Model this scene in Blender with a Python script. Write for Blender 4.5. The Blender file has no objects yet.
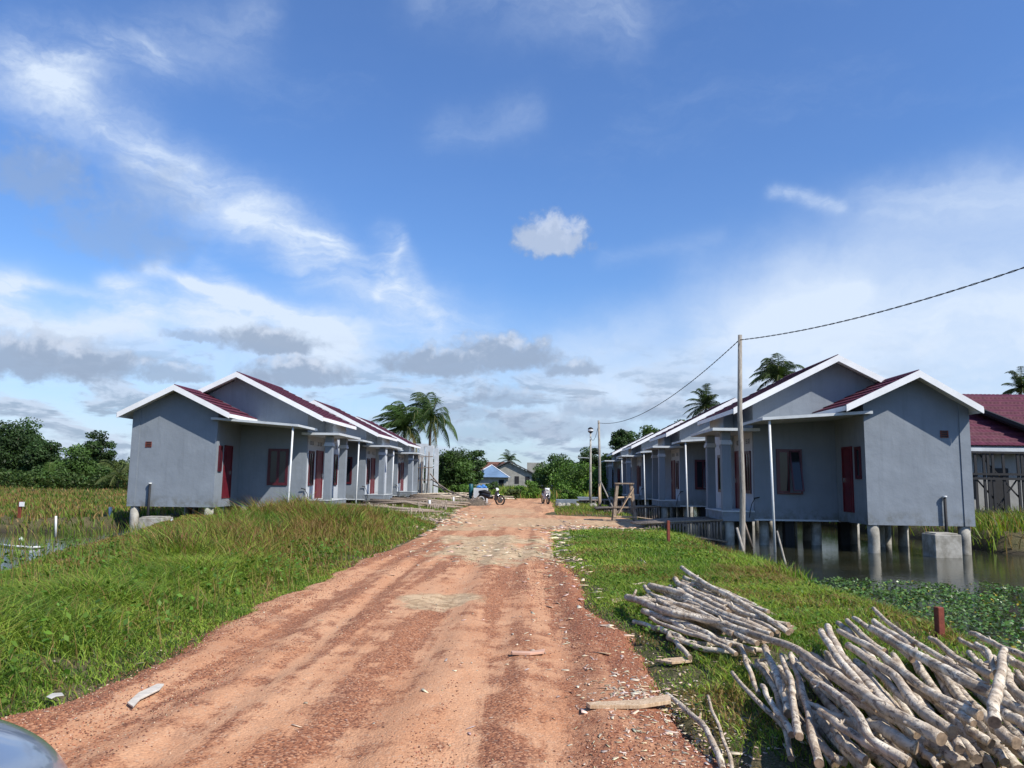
import bpy, bmesh, math, random
import numpy as np
from mathutils import Vector, Matrix
random.seed(7); RNG = np.random.default_rng(7)
R = math.radians
scn = bpy.context.scene
COL = scn.collection

# ------------------------------------------------------------------ camera
EYE = 1.55
F = 769.0
cam_d = bpy.data.cameras.new('camera'); cam = bpy.data.objects.new('camera', cam_d); COL.objects.link(cam)
cam_d.sensor_width = 36; cam_d.lens = 36 * F / 1024; cam_d.clip_end = 3000; cam_d.clip_start = 0.05
CM = Matrix.Rotation(R(2.08), 4, 'Z') @ Matrix.Rotation(R(90 + 7.09), 4, 'X') @ Matrix.Rotation(0.0137, 4, 'Z')
cam.matrix_world = Matrix.Translation((0, 0, EYE)) @ CM
scn.camera = cam
def ray(x, y):
    return (CM @ Vector(((x - 512) / F, -(y - 384) / F, -1, 0))).to_3d()
def at(x, y, T):                       # point seen at pixel x, y on the plane Y = T
    d = ray(x, y); k = T / d.y
    return Vector((d.x * k, T, EYE + d.z * k))
def onz(x, y, z=0.0):                  # point seen at pixel x, y at height z
    d = ray(x, y); k = (z - EYE) / d.z
    return Vector((d.x * k, d.y * k, z))

# ------------------------------------------------------------------ noise in numpy
def _h(i, j, s):
    v = np.sin(i * 127.1 + j * 311.7 + s * 74.7) * 43758.5453
    return v - np.floor(v)
def vnoise(x, y, s=0):
    x = np.asarray(x, float); y = np.asarray(y, float)
    i = np.floor(x); j = np.floor(y); u = x - i; v = y - j
    u = u * u * (3 - 2 * u); v = v * v * (3 - 2 * v)
    return (_h(i, j, s) * (1 - u) + _h(i + 1, j, s) * u) * (1 - v) + (_h(i, j + 1, s) * (1 - u) + _h(i + 1, j + 1, s) * u) * v
def fbm(x, y, s=0, o=4):
    a = 0.5; t = 0; n = 0
    for k in range(o):
        t = t + a * vnoise(np.asarray(x) * 2 ** k, np.asarray(y) * 2 ** k, s + k * 3); n += a; a *= .5
    return t / n
def sst(a, b, x):
    t = np.clip((np.asarray(x, float) - a) / (b - a), 0, 1); return t * t * (3 - 2 * t)

# ------------------------------------------------------------------ materials
class NT:
    def __init__(s, tree): s.t = tree; s.n = tree.nodes; s.l = tree.links
    def node(s, ty, **kw):
        n = s.n.new(ty)
        for k, v in kw.items(): setattr(n, k, v)
        return n
    def put(s, sock, v):
        if isinstance(v, bpy.types.NodeSocket): s.l.new(v, sock)
        else: sock.default_value = v
    def m(s, op, a, b=None, c=None, clamp=False):
        n = s.node('ShaderNodeMath', operation=op); n.use_clamp = clamp
        s.put(n.inputs[0], a)
        if b is not None: s.put(n.inputs[1], b)
        if c is not None: s.put(n.inputs[2], c)
        return n.outputs[0]
    def mix(s, f, a, b, blend='MIX'):
        n = s.node('ShaderNodeMix', data_type='RGBA', blend_type=blend)
        s.put(n.inputs['Factor'], f)
        s.put(n.inputs[6], a if isinstance(a, bpy.types.NodeSocket) else (*a, 1)[:4])
        s.put(n.inputs[7], b if isinstance(b, bpy.types.NodeSocket) else (*b, 1)[:4])
        return n.outputs[2]
    def noise(s, vec, scale, detail=4, rough=.55, dist=0.0, dim='3D'):
        n = s.node('ShaderNodeTexNoise', noise_dimensions=dim)
        if vec is not None: s.l.new(vec, n.inputs['Vector'])
        n.inputs['Scale'].default_value = scale; n.inputs['Detail'].default_value = detail
        n.inputs['Roughness'].default_value = rough; n.inputs['Distortion'].default_value = dist
        return n.outputs['Fac']
    def ramp(s, f, a, b):                # smooth a..b -> 0..1
        n = s.node('ShaderNodeMapRange', interpolation_type='SMOOTHSTEP')
        s.put(n.inputs['Value'], f); s.put(n.inputs['From Min'], a); s.put(n.inputs['From Max'], b)
        return n.outputs[0]
    def coord(s, which='Object'):
        return s.node('ShaderNodeTexCoord').outputs[which]
    def mapping(s, vec, scale=(1, 1, 1), rot=(0, 0, 0), loc=(0, 0, 0)):
        n = s.node('ShaderNodeMapping'); s.l.new(vec, n.inputs[0])
        n.inputs['Scale'].default_value = scale; n.inputs['Rotation'].default_value = rot; n.inputs['Location'].default_value = loc
        return n.outputs[0]
    def bump(s, h, strength=.3, dist=.01):
        n = s.node('ShaderNodeBump'); s.put(n.inputs['Height'], h)
        n.inputs['Strength'].default_value = strength; n.inputs['Distance'].default_value = dist
        return n.outputs[0]
    def sep(s, vec):
        n = s.node('ShaderNodeSeparateXYZ'); s.l.new(vec, n.inputs[0]); return n.outputs
def mat(name):
    m = bpy.data.materials.new(name); m.use_nodes = True
    nt = NT(m.node_tree); b = m.node_tree.nodes['Principled BSDF']
    return m, nt, b
def geo_pos(nt): return nt.node('ShaderNodeNewGeometry').outputs['Position']
def simple(name, col, rough=.6, metal=0.0, var=.25, scale=4, bump=0.0, bscale=40, col2=None, spec=.4):
    m, nt, b = mat(name)
    v = nt.coord('Object')
    f = nt.ramp(nt.noise(v, scale, 6, .65), .3, .7)
    c2 = col2 if col2 else tuple(c * (1 - var) for c in col)
    nt.put(b.inputs['Base Color'], nt.mix(f, c2, col))
    b.inputs['Roughness'].default_value = rough; b.inputs['Metallic'].default_value = metal
    b.inputs['Specular IOR Level'].default_value = spec
    if bump: nt.put(b.inputs['Normal'], nt.bump(nt.noise(v, bscale, 5, .6), bump, .02))
    return m
M = {}
def wall_mat(name, col):
    m, nt, b = mat(name); v = geo_pos(nt)
    big = nt.ramp(nt.noise(v, 1.1, 5, .6), .3, .7)
    streak = nt.ramp(nt.noise(nt.mapping(v, (5, 5, .5)), 1.2, 5, .7), .45, .8)
    fine = nt.noise(v, 30, 4, .6)
    c = nt.mix(big, tuple(x * .92 for x in col), tuple(x * 1.05 for x in col))
    c = nt.mix(nt.m('MULTIPLY', streak, .5), c, tuple(x * .72 for x in col))
    z = nt.sep(v)[2]
    low = nt.m('MULTIPLY', nt.ramp(z, 1.0, .4), nt.ramp(nt.noise(v, 3, 5, .7), .4, .65))
    c = nt.mix(nt.m('MULTIPLY', low, .75), c, (.11, .11, .09))
    nt.put(b.inputs['Base Color'], c); b.inputs['Roughness'].default_value = .75; b.inputs['Specular IOR Level'].default_value = .3
    h = nt.m('ADD', nt.m('MULTIPLY', nt.noise(v, 2.2, 3, .5), 2.0), nt.m('MULTIPLY', fine, .25))
    nt.put(b.inputs['Normal'], nt.bump(h, .35, .03))
    return m
M['wall'] = wall_mat('grey_paint', (.205, .232, .262))
M['porch'] = wall_mat('pale_grey_paint', (.46, .49, .52))
M['white'] = simple('white_paint', (.78, .78, .77), .5, var=.12, scale=2)
M['slab'] = simple('slab_white', (.52, .55, .56), .6, var=.2, scale=2)
M['conc'] = simple('concrete', (.42, .40, .35), .9, var=.45, scale=3, bump=.4, col2=(.2, .185, .15))
M['maroon'] = simple('maroon_paint', (.085, .012, .02), .4, var=.35, scale=3)
M['door'] = simple('door_paint', (.13, .011, .019), .4, var=.3, scale=3)
M['dark'] = simple('dark_metal', (.016, .016, .018), .7)
M['pvc'] = simple('white_plastic', (.62, .63, .62), .4, var=.15)
M['rust'] = simple('rusty_red', (.2, .045, .025), .75, var=.4, scale=12, bump=.2)
M['tar'] = simple('rubber', (.012, .012, .013), .7)
M['chrome'] = simple('chrome', (.6, .6, .6), .2, metal=1)
def glass_mat():
    m, nt, b = mat('dark_glass')
    b.inputs['Base Color'].default_value = (.012, .015, .02, 1); b.inputs['Roughness'].default_value = .06
    b.inputs['Specular IOR Level'].default_value = .35
    return m
M['glass'] = glass_mat()
def roof_mat():
    m, nt, b = mat('maroon_metal_tile'); v = geo_pos(nt)
    f = nt.ramp(nt.noise(v, 5, 5, .7), .35, .7)
    c = nt.mix(f, (.07, .016, .03), (.115, .028, .05))
    d = nt.ramp(nt.noise(v, .7, 4, .6), .5, .75)
    c = nt.mix(nt.m('MULTIPLY', d, .4), c, (.13, .06, .065))
    nt.put(b.inputs['Base Color'], c); b.inputs['Roughness'].default_value = .68; b.inputs['Specular IOR Level'].default_value = .2
    nt.put(b.inputs['Normal'], nt.bump(nt.noise(v, 90, 3), .15, .01))
    return m
M['roof'] = roof_mat()
def wood_mat(name, a, b_, sc=1.0):
    m, nt, b = mat(name); v = nt.coord('Object')
    g = nt.noise(nt.mapping(v, (18 * sc, 18 * sc, 2.5 * sc)), 2, 6, .7, 1.0)
    c = nt.mix(nt.ramp(g, .3, .72), a, b_)
    nt.put(b.inputs['Base Color'], c); b.inputs['Roughness'].default_value = .85
    nt.put(b.inputs['Normal'], nt.bump(g, .5, .01))
    return m
M['wood'] = wood_mat('weathered_wood', (.12, .085, .06), (.38, .30, .22))
M['stick'] = wood_mat('stick_wood', (.10, .075, .06), (.36, .29, .23))
M['plank'] = wood_mat('fresh_plank', (.34, .22, .12), (.6, .45, .3))
def bark_mat():
    m, nt, b = mat('pale_bark')
    v0 = nt.coord('Object')
    rnd = nt.node('ShaderNodeObjectInfo').outputs['Random']
    add = nt.node('ShaderNodeVectorMath', operation='ADD'); nt.l.new(v0, add.inputs[0])
    cx = nt.node('ShaderNodeCombineXYZ')
    for i in range(3): nt.l.new(nt.m('MULTIPLY', rnd, 37.0 + i * 11), cx.inputs[i])
    nt.l.new(cx.outputs[0], add.inputs[1]); v = add.outputs[0]
    big = nt.ramp(nt.noise(v, 6, 5, .65, .6), .38, .64)
    fine = nt.noise(v, 60, 5, .7)
    flak = nt.ramp(nt.noise(nt.mapping(v, (24, 10, 24)), 1, 5, .7, 1.0), .54, .62)
    pale = nt.mix(rnd, (.62, .52, .39), (.80, .71, .56))
    c = nt.mix(big, (.40, .31, .22), pale)
    c = nt.mix(nt.m('MULTIPLY', flak, .75), c, (.15, .10, .075))
    sp = nt.ramp(nt.noise(v, 45, 3, .6), .60, .68)
    c = nt.mix(nt.m('MULTIPLY', sp, .65), c, (.08, .06, .05))
    c = nt.mix(nt.ramp(fine, .5, .9), c, (.62, .56, .48))
    nt.put(b.inputs['Base Color'], c); b.inputs['Roughness'].default_value = .9; b.inputs['Specular IOR Level'].default_value = .2
    h = nt.m('ADD', nt.m('MULTIPLY', flak, -.6), nt.m('ADD', fine, nt.m('MULTIPLY', big, .5)))
    nt.put(b.inputs['Normal'], nt.bump(h, .8, .012))
    return m
M['bark'] = bark_mat()
M['endgrain'] = simple('end_grain', (.36, .25, .16), .9, var=.5, scale=30)
M['trunk'] = simple('trunk_bark', (.13, .105, .08), .95, var=.4, scale=10, bump=.5, bscale=20)
M['pole'] = wood_mat('old_pole', (.16, .14, .115), (.36, .33, .28))
def leafy(name, trans=.35, rough=.55):
    m, nt, b = mat(name)
    at_ = nt.node('ShaderNodeAttribute', attribute_name='col').outputs['Color']
    nt.put(b.inputs['Base Color'], at_); b.inputs['Roughness'].default_value = rough; b.inputs['Specular IOR Level'].default_value = .25
    tr = nt.node('ShaderNodeBsdfTranslucent')
    c2 = nt.mix(1.0, at_, (1.15, 1.2, .55), 'MULTIPLY'); nt.l.new(c2, tr.inputs[0])
    mx = nt.node('ShaderNodeMixShader'); mx.inputs[0].default_value = trans
    nt.l.new(b.outputs[0], mx.inputs[1]); nt.l.new(tr.outputs[0], mx.inputs[2])
    nt.l.new(mx.outputs[0], nt.n['Material Output'].inputs[0])
    return m
M['leaf'] = leafy('leaf', .3)
M['grass'] = leafy('grass_blade', .4)
M['shiny_leaf'] = leafy('glossy_leaf', .15, .3)

# ------------------------------------------------------------------ objects
def tag(o, label=None, cat=None, group=None, kind=None):
    if label: o['label'] = label
    if cat: o['category'] = cat
    if group: o['group'] = group
    if kind: o['kind'] = kind
    return o
def link(name, me, parent=None, loc=None):
    o = bpy.data.objects.new(name, me); COL.objects.link(o)
    if parent: o.parent = parent
    if loc is not None: o.location = loc
    return o
def thing(name, label, cat, loc=(0, 0, 0), group=None, rz=0):
    o = link(name, None, None, loc); o.rotation_euler.z = rz; o.empty_display_size = .2
    return tag(o, label, cat, group)
def copy_tree(o, parent=None):
    c = o.copy(); COL.objects.link(c)
    if parent: c.parent = parent
    for ch in CH.get(o.name, []): 
        copy_tree(ch, c)
    return c
CH = {}
def rec(o):
    if o.parent: CH.setdefault(o.parent.name, []).append(o)
    return o
class MB:
    """collects shapes, builds ONE mesh"""
    def __init__(s, mirror=1): s.v = []; s.f = []; s.mi = []; s.mx = mirror; s.sm = []
    def add(s, vs, fs, mi=0, smooth=False):
        n = len(s.v)
        s.v += [(p[0] * s.mx, p[1], p[2]) for p in vs]
        for f in fs:
            f = tuple(n + i for i in f)
            s.f.append(f[::-1] if s.mx < 0 else f); s.mi.append(mi); s.sm.append(smooth)
        return s
    def box(s, x0, x1, y0, y1, z0, z1, mi=0):
        x0, x1 = sorted((x0, x1)); y0, y1 = sorted((y0, y1)); z0, z1 = sorted((z0, z1))
        vs = [(x, y, z) for z in (z0, z1) for y in (y0, y1) for x in (x0, x1)]
        return s.add(vs, [(0, 2, 3, 1), (4, 5, 7, 6), (0, 1, 5, 4), (2, 6, 7, 3), (0, 4, 6, 2), (1, 3, 7, 5)], mi)
    def beam(s, a, b, w, h=None, mi=0, roll=0):
        a = Vector(a); b = Vector(b); h = h or w; d = (b - a).normalized()
        up = Vector((0, 0, 1)) if abs(d.z) < .95 else Vector((0, 1, 0))
        x = d.cross(up).normalized(); y = x.cross(d).normalized()
        if roll: q = Matrix.Rotation(roll, 3, d); x = q @ x; y = q @ y
        x = x * w / 2; y = y * h / 2
        vs = [p + q for p in (a, b) for q in (-x - y, x - y, x + y, -x + y)]
        return s.add(vs, [(0, 3, 2, 1), (4, 5, 6, 7), (0, 1, 5, 4), (1, 2, 6, 5), (2, 3, 7, 6), (3, 0, 4, 7)], mi)
    def prism(s, pts, off, mi=0):      # planar polygon (3D) extruded by off
        n = len(pts); off = Vector(off); P = [Vector(p) for p in pts]; vs = P + [p + off for p in P]
        nrm = Vector((0, 0, 0))
        for i in range(n): nrm += P[i].cross(P[(i + 1) % n])
        fs = [tuple(range(n))[::-1], tuple(range(n, 2 * n))] + [(i, (i + 1) % n, n + (i + 1) % n, n + i) for i in range(n)]
        if nrm.dot(off) < 0: fs = [f[::-1] for f in fs]
        return s.add(vs, fs, mi)
    def tube(s, pts, rad, n=10, mi=0, cap_mi=None, smooth=True):
        pts = [Vector(p) for p in pts]; k = len(pts)
        if not hasattr(rad, '__len__'): rad = [rad] * k
        vs = []; prev = None
        for i, p in enumerate(pts):
            d = (pts[min(i + 1, k - 1)] - pts[max(i - 1, 0)]).normalized()
            if prev is None:
                up = Vector((0, 0, 1)) if abs(d.z) < .9 else Vector((0, 1, 0)); x = d.cross(up).normalized()
            else: x = (prev - d * prev.dot(d)).normalized()
            prev = x; y = d.cross(x)
            for j in range(n):
                a = 2 * math.pi * j / n; r = rad[i]
                vs.append(p + x * (math.cos(a) * r) + y * (math.sin(a) * r))
        fs = [(i * n + j, i * n + (j + 1) % n, (i + 1) * n + (j + 1) % n, (i + 1) * n + j) for i in range(k - 1) for j in range(n)]
        s.add(vs, fs, mi, smooth)
        cm = mi if cap_mi is None else cap_mi
        m0 = len(s.v) - len(vs)
        if s.mx > 0:
            s.f.append(tuple(m0 + j for j in range(n))[::-1]); s.f.append(tuple(m0 + (k - 1) * n + j for j in range(n)))
        else:
            s.f.append(tuple(m0 + j for j in range(n))); s.f.append(tuple(m0 + (k - 1) * n + j for j in range(n))[::-1])
        s.mi += [cm, cm]; s.sm += [False, False]
        return s
    def build(s, name, mats, parent=None, loc=None, bevel=0):
        me = bpy.data.meshes.new(name); me.from_pydata([tuple(p) for p in s.v], [], s.f)
        for m_ in (mats if isinstance(mats, (list, tuple)) else [mats]): me.materials.append(m_)
        me.polygons.foreach_set('material_index', s.mi); me.polygons.foreach_set('use_smooth', s.sm)
        if bevel:
            bm = bmesh.new(); bm.from_mesh(me)
            bmesh.ops.bevel(bm, geom=bm.edges[:], offset=bevel, segments=1, affect='EDGES', clamp_overlap=True)
            bm.to_mesh(me); bm.free()
        me.update()
        return rec(link(name, me, parent, loc))
def npmesh(name, V, faces_flat, loop_tot, mats, cols=None, parent=None, smooth=False, loc=None):
    me = bpy.data.meshes.new(name)
    V = np.asarray(V, np.float32); loop_tot = np.asarray(loop_tot, np.int32); faces_flat = np.asarray(faces_flat, np.int32)
    me.vertices.add(len(V)); me.vertices.foreach_set('co', V.ravel())
    me.loops.add(len(faces_flat)); me.loops.foreach_set('vertex_index', faces_flat)
    me.polygons.add(len(loop_tot))
    st = np.concatenate([[0], np.cumsum(loop_tot)[:-1]]).astype(np.int32)
    me.polygons.foreach_set('loop_start', st); me.polygons.foreach_set('loop_total', loop_tot)
    if smooth: me.polygons.foreach_set('use_smooth', np.ones(len(loop_tot), bool))
    for m_ in (mats if isinstance(mats, (list, tuple)) else [mats]): me.materials.append(m_)
    if cols is not None:
        a = me.color_attributes.new('col', 'FLOAT_COLOR', 'POINT')
        c = np.ones((len(V), 4), np.float32); c[:, :3] = cols; a.data.foreach_set('color', c.ravel())
    me.update(calc_edges=True)
    return rec(link(name, me, parent, loc))
def gridmesh(name, X, Y, Z, m, cols=None, parent=None):
    ny, nx = X.shape; V = np.stack([X, Y, Z], -1).reshape(-1, 3)
    i = np.arange(ny * nx).reshape(ny, nx)
    q = np.stack([i[:-1, :-1], i[:-1, 1:], i[1:, 1:], i[1:, :-1]], -1).reshape(-1, 4)
    return npmesh(name, V, q.ravel(), np.full(len(q), 4), m, cols, parent, True)
def jit(c, n, a=.2, hue=.1):
    c = np.array(c); k = 1 + RNG.uniform(-a, a, (n, 1)); return np.clip(c * k * (1 + RNG.uniform(-hue, hue, (n, 3))), 0, 1)
# ------------------------------------------------------------------ sky, sun
SUN = Vector((.65, -.5, .83)).normalized()
el = math.asin(SUN.z); azs = math.atan2(SUN.x, SUN.y)
w = bpy.data.worlds.new('World'); scn.world = w; w.use_nodes = True
nt = NT(w.node_tree); nt.n.clear()
sky = nt.node('ShaderNodeTexSky', sky_type='NISHITA'); sky.sun_disc = False
sky.sun_elevation = el; sky.sun_rotation = azs; sky.altitude = 0; sky.air_density = 1.25; sky.dust_density = .6; sky.ozone_density = 3.5
D = nt.coord('Generated'); dx, dy, dz = nt.sep(D)
AZ = nt.m('ARCTAN2', dx, dy); EL = nt.m('ARCSINE', dz)
K = 57.2958
az_ = nt.m('MULTIPLY', AZ, K); el_ = nt.m('MULTIPLY', EL, K)
cmb = nt.node('ShaderNodeCombineXYZ'); nt.l.new(az_, cmb.inputs[0]); nt.l.new(el_, cmb.inputs[1]); P2 = cmb.outputs[0]
def ae(x, y):
    d = ray(x, y).normalized(); return math.degrees(math.atan2(d.x, d.y)), math.degrees(math.asin(d.z))
# warped coordinates
def warp(scale, amt, seed):
    n = nt.node('ShaderNodeTexNoise'); nt.l.new(nt.mapping(P2, loc=(seed, seed * .7, 0)), n.inputs['Vector'])
    n.inputs['Scale'].default_value = scale; n.inputs['Detail'].default_value = 5; n.inputs['Roughness'].default_value = .62
    s1 = nt.node('ShaderNodeVectorMath', operation='SUBTRACT'); nt.l.new(n.outputs['Color'], s1.inputs[0]); s1.inputs[1].default_value = (.5, .5, .5)
    s2 = nt.node('ShaderNodeVectorMath', operation='SCALE'); nt.l.new(s1.outputs[0], s2.inputs[0]); s2.inputs['Scale'].default_value = amt
    s3 = nt.node('ShaderNodeVectorMath', operation='ADD'); nt.l.new(P2, s3.inputs[0]); nt.l.new(s2.outputs[0], s3.inputs[1])
    return s3.outputs[0]
Wc = warp(.11, 5, 3); wx, wy, _ = nt.sep(Wc)
Wf = warp(.22, 1.6, 17); fx, fy, _ = nt.sep(Wf)
def seg(p, q, wid, amp, X=wx, Y=wy):       # soft band from pixel p to pixel q
    (ax, ay), (bx, by) = ae(*p), ae(*q); ux, uy = bx - ax, by - ay; L2 = ux * ux + uy * uy
    t = nt.m('DIVIDE', nt.m('ADD', nt.m('MULTIPLY', nt.m('SUBTRACT', X, ax), ux), nt.m('MULTIPLY', nt.m('SUBTRACT', Y, ay), uy)), L2, clamp=True)
    ex = nt.m('SUBTRACT', nt.m('SUBTRACT', X, ax), nt.m('MULTIPLY', t, ux)); ey = nt.m('SUBTRACT', nt.m('SUBTRACT', Y, ay), nt.m('MULTIPLY', t, uy))
    d2 = nt.m('ADD', nt.m('MULTIPLY', ex, ex), nt.m('MULTIPLY', ey, ey))
    wd = wid / 12.8
    return nt.m('MULTIPLY', nt.m('EXPONENT', nt.m('DIVIDE', d2, -wd * wd)), amp)
bands = [((-40, 60), (60, 95), 22, .75), ((60, 95), (200, 180), 22, .55), ((150, 150), (250, 215), 26, .45), ((250, 205), (335, 245), 20, .6),
 ((300, 255), (430, 315), 26, .65), ((385, 240), (400, 300), 13, .45), ((30, 45), (150, 60), 22, .42), ((150, 50), (260, 20), 22, .28),
 ((190, 283), (330, 328), 9, 1.0), ((110, 282), (250, 325), 9, .7), ((-30, 285), (15, 290), 14, 1.1), ((-40, 310), (140, 325), 17, .6), ((200, 300), (330, 345), 22, .4),
 ((120, 290), (165, 262), 9, .5), ((440, -20), (620, 15), 30, .32), ((440, 122), (530, 112), 16, .16), ((775, 191), (835, 204), 6, .75),
 ((40, 285), (300, 345), 6, .5), ((150, 270), (345, 335), 5, .6), ((230, 215), (330, 240), 7, .45), ((330, 240), (420, 300), 7, .45), ((380, 300), (402, 235), 5, .5), ((90, 120), (190, 170), 8, .35), ((20, 60), (110, 45), 8, .4), ((600, 260), (720, 235), 8, .15), ((330, 345), (480, 330), 30, .35), ((700, 345), (860, 290), 14, .3), ((300, 330), (200, 262), 8, .4), ((395, 235), (440, 320), 8, .4), ((880, 215), (1060, 190), 20, .3)]
tot = None
for p, q, a, b in bands:
    s_ = seg(p, q, a, b, *((fx, fy) if a < 15 else (wx, wy))); tot = s_ if tot is None else nt.m('ADD', tot, s_)
soft_bands = [((600, 380), (800, 330), 50, .42), ((780, 335), (1060, 270), 60, .5), ((860, 360), (1100, 330), 70, .5), ((700, 290), (1050, 190), 35, .2), ((-30, 330), (340, 350), 28, .35), ((560, 345), (640, 330), 20, .2)]
tot2 = None
for p, q, a, b in soft_bands:
    s_ = seg(p, q, a, b); tot2 = s_ if tot2 is None else nt.m('ADD', tot2, s_)
fib = nt.noise(nt.mapping(Wc, (.22, 1.0, 1), (0, 0, R(32))), .3, 7, .62, .5)
fib2 = nt.noise(nt.mapping(Wc, (.12, .5, 1), (0, 0, R(-14))), .35, 6, .58, .3)
fibm = nt.ramp(fib, .25, .85)
# broad veil: whiter low down, some faint cirrus everywhere
low = nt.ramp(el_, 15.0, 3.0)
veil = nt.m('MULTIPLY', nt.m('ADD', nt.m('MULTIPLY', low, .62), .02), nt.m('ADD', nt.m('MULTIPLY', nt.ramp(fib2, .2, .85), .8), .45))
cir = nt.m('ADD', nt.m('ADD', nt.m('MULTIPLY', tot, nt.m('ADD', nt.m('MULTIPLY', fibm, 1.25), .15)), nt.m('MULTIPLY', tot2, nt.m('ADD', nt.m('MULTIPLY', nt.ramp(fib2, .2, .85), .5), .6))), veil)
faint = nt.m('MULTIPLY', nt.ramp(nt.noise(nt.mapping(Wc, (.3, 1, 1), (0, 0, R(-20))), .1, 7, .65), .5, .85), .16)
cir = nt.m('ADD', cir, faint)
cir = nt.m('MINIMUM', cir, .97)
# cumulus, as ellipses in direction space with noisy edges
W2 = warp(.8, 1.1, 11); vx, vy, _ = nt.sep(W2)
puff = nt.noise(P2, .75, 8, .58, .2); puff2 = nt.noise(nt.mapping(P2, loc=(-.25, -.45, 0)), .75, 6, .55, .2)
cum = [(35, 357, 82, 19, 1), (100, 362, 50, 12, .9), (272, 341, 44, 13, 1), (298, 372, 50, 14, 1), (178, 372, 32, 9, .8), (195, 336, 26, 6, .7), (440, 362, 52, 15, 1), (500, 352, 60, 18, 1), (572, 368, 28, 9, .9),
       (552, 236, 36, 21, .9), (505, 397, 40, 11, .75), (460, 412, 45, 9, .6), (592, 408, 34, 11, .7), (545, 425, 90, 13, .6), (470, 432, 60, 10, .5), (645, 412, 40, 10, .5), (310, 415, 30, 9, .35), (800, 355, 1, 1, 0),
       (45, 172, 40, 27, .55), (125, 225, 60, 34, .42), (150, 190, 50, 25, .3)]
cf = None; topf = None
for cx_, cy_, rx, ry, op in cum:
    if op == 0: continue
    a0, e0 = ae(cx_, cy_); rx /= 13.0; ry /= 12.8
    ex = nt.m('DIVIDE', nt.m('SUBTRACT', vx, a0), rx); ey0 = nt.m('SUBTRACT', vy, e0 - ry * .35)
    up = nt.m('DIVIDE', nt.m('MAXIMUM', ey0, 0), ry * 1.35); dn = nt.m('DIVIDE', nt.m('MINIMUM', ey0, 0), ry * .62)
    d2 = nt.m('ADD', nt.m('MULTIPLY', ex, ex), nt.m('ADD', nt.m('MULTIPLY', up, up), nt.m('MULTIPLY', dn, dn)))
    f = nt.m('SUBTRACT', 1.0, d2)
    soft = 1.6 if op < .56 and cy_ < 300 else 1.0
    v = nt.m('MULTIPLY', nt.ramp(nt.m('ADD', f, nt.m('MULTIPLY', nt.m('SUBTRACT', puff, .5), 2.6)), -.55, soft * .7), op)
    tp = nt.m('MULTIPLY', v, nt.m('ADD', nt.ramp(nt.m('SUBTRACT', nt.m('ADD', up, nt.m('MULTIPLY', ex, .15)), nt.m('MULTIPLY', nt.m('SUBTRACT', puff2, .5), 2.0)), .15, 1.2), nt.m('ADD', nt.m('MULTIPLY', nt.m('SUBTRACT', 1.0, v), .3), .6 if (cx_, cy_) == (552, 236) else 0.0)))
    cf = v if cf is None else nt.m('MAXIMUM', cf, v); topf = tp if topf is None else nt.m('MAXIMUM', topf, tp)
skyc = sky.outputs[0]
tint = nt.mix(1.0, skyc, (.64, .89, 1.28), 'MULTIPLY')
cirrus_col = (5.6, 6.5, 7.8)
c1 = nt.mix(cir, tint, cirrus_col)
cumcol = nt.mix(nt.ramp(topf, .05, .95), (2.6, 3.3, 4.5), (4.9, 5.5, 6.6))
sc1 = nt.noise(nt.mapping(P2, (.42, 1.25, 1)), .34, 8, .6, .3); sc2 = nt.noise(nt.mapping(P2, (.42, 1.25, 1), loc=(.1, -.45, 0)), .34, 8, .6, .3)
band = nt.m('MULTIPLY', nt.ramp(el_, 11.0, 5.0), nt.ramp(az_, 32.0, 12.0))
cov = nt.m('MULTIPLY', nt.ramp(sc1, .46, .56), nt.m('MULTIPLY', band, .8))
lcol = nt.mix(nt.ramp(nt.m('SUBTRACT', sc1, sc2), -.05, .07), (4.6, 5.3, 6.5), (2.5, 3.2, 4.3))
c1 = nt.mix(cov, c1, lcol)
c2 = nt.mix(nt.m('MULTIPLY', cf, .9), c1, cumcol)
bg = nt.node('ShaderNodeBackground'); nt.l.new(c2, bg.inputs[0]); bg.inputs[1].default_value = .092
out = nt.node('ShaderNodeOutputWorld'); nt.l.new(bg.outputs[0], out.inputs[0])
w.cycles.sampling_method = 'MANUAL'; w.cycles.sample_map_resolution = 512
sd = bpy.data.lights.new('sun', 'SUN'); sd.energy = 4.4; sd.angle = R(.53); sd.color = (1, .95, .87)
so = link('sun', sd); so.rotation_euler = SUN.to_track_quat('Z', 'Y').to_euler()
scn.view_settings.view_transform = 'Standard'; scn.view_settings.look = 'None'; scn.view_settings.gamma = 1
scn.view_settings.exposure = .5
scn.cycles.max_bounces = 6; scn.cycles.transparent_max_bounces = 4; scn.cycles.use_denoising = True
scn.cycles.diffuse_bounces = 3; scn.cycles.glossy_bounces = 3; scn.cycles.caustics_reflective = False; scn.cycles.caustics_refractive = False

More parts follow.
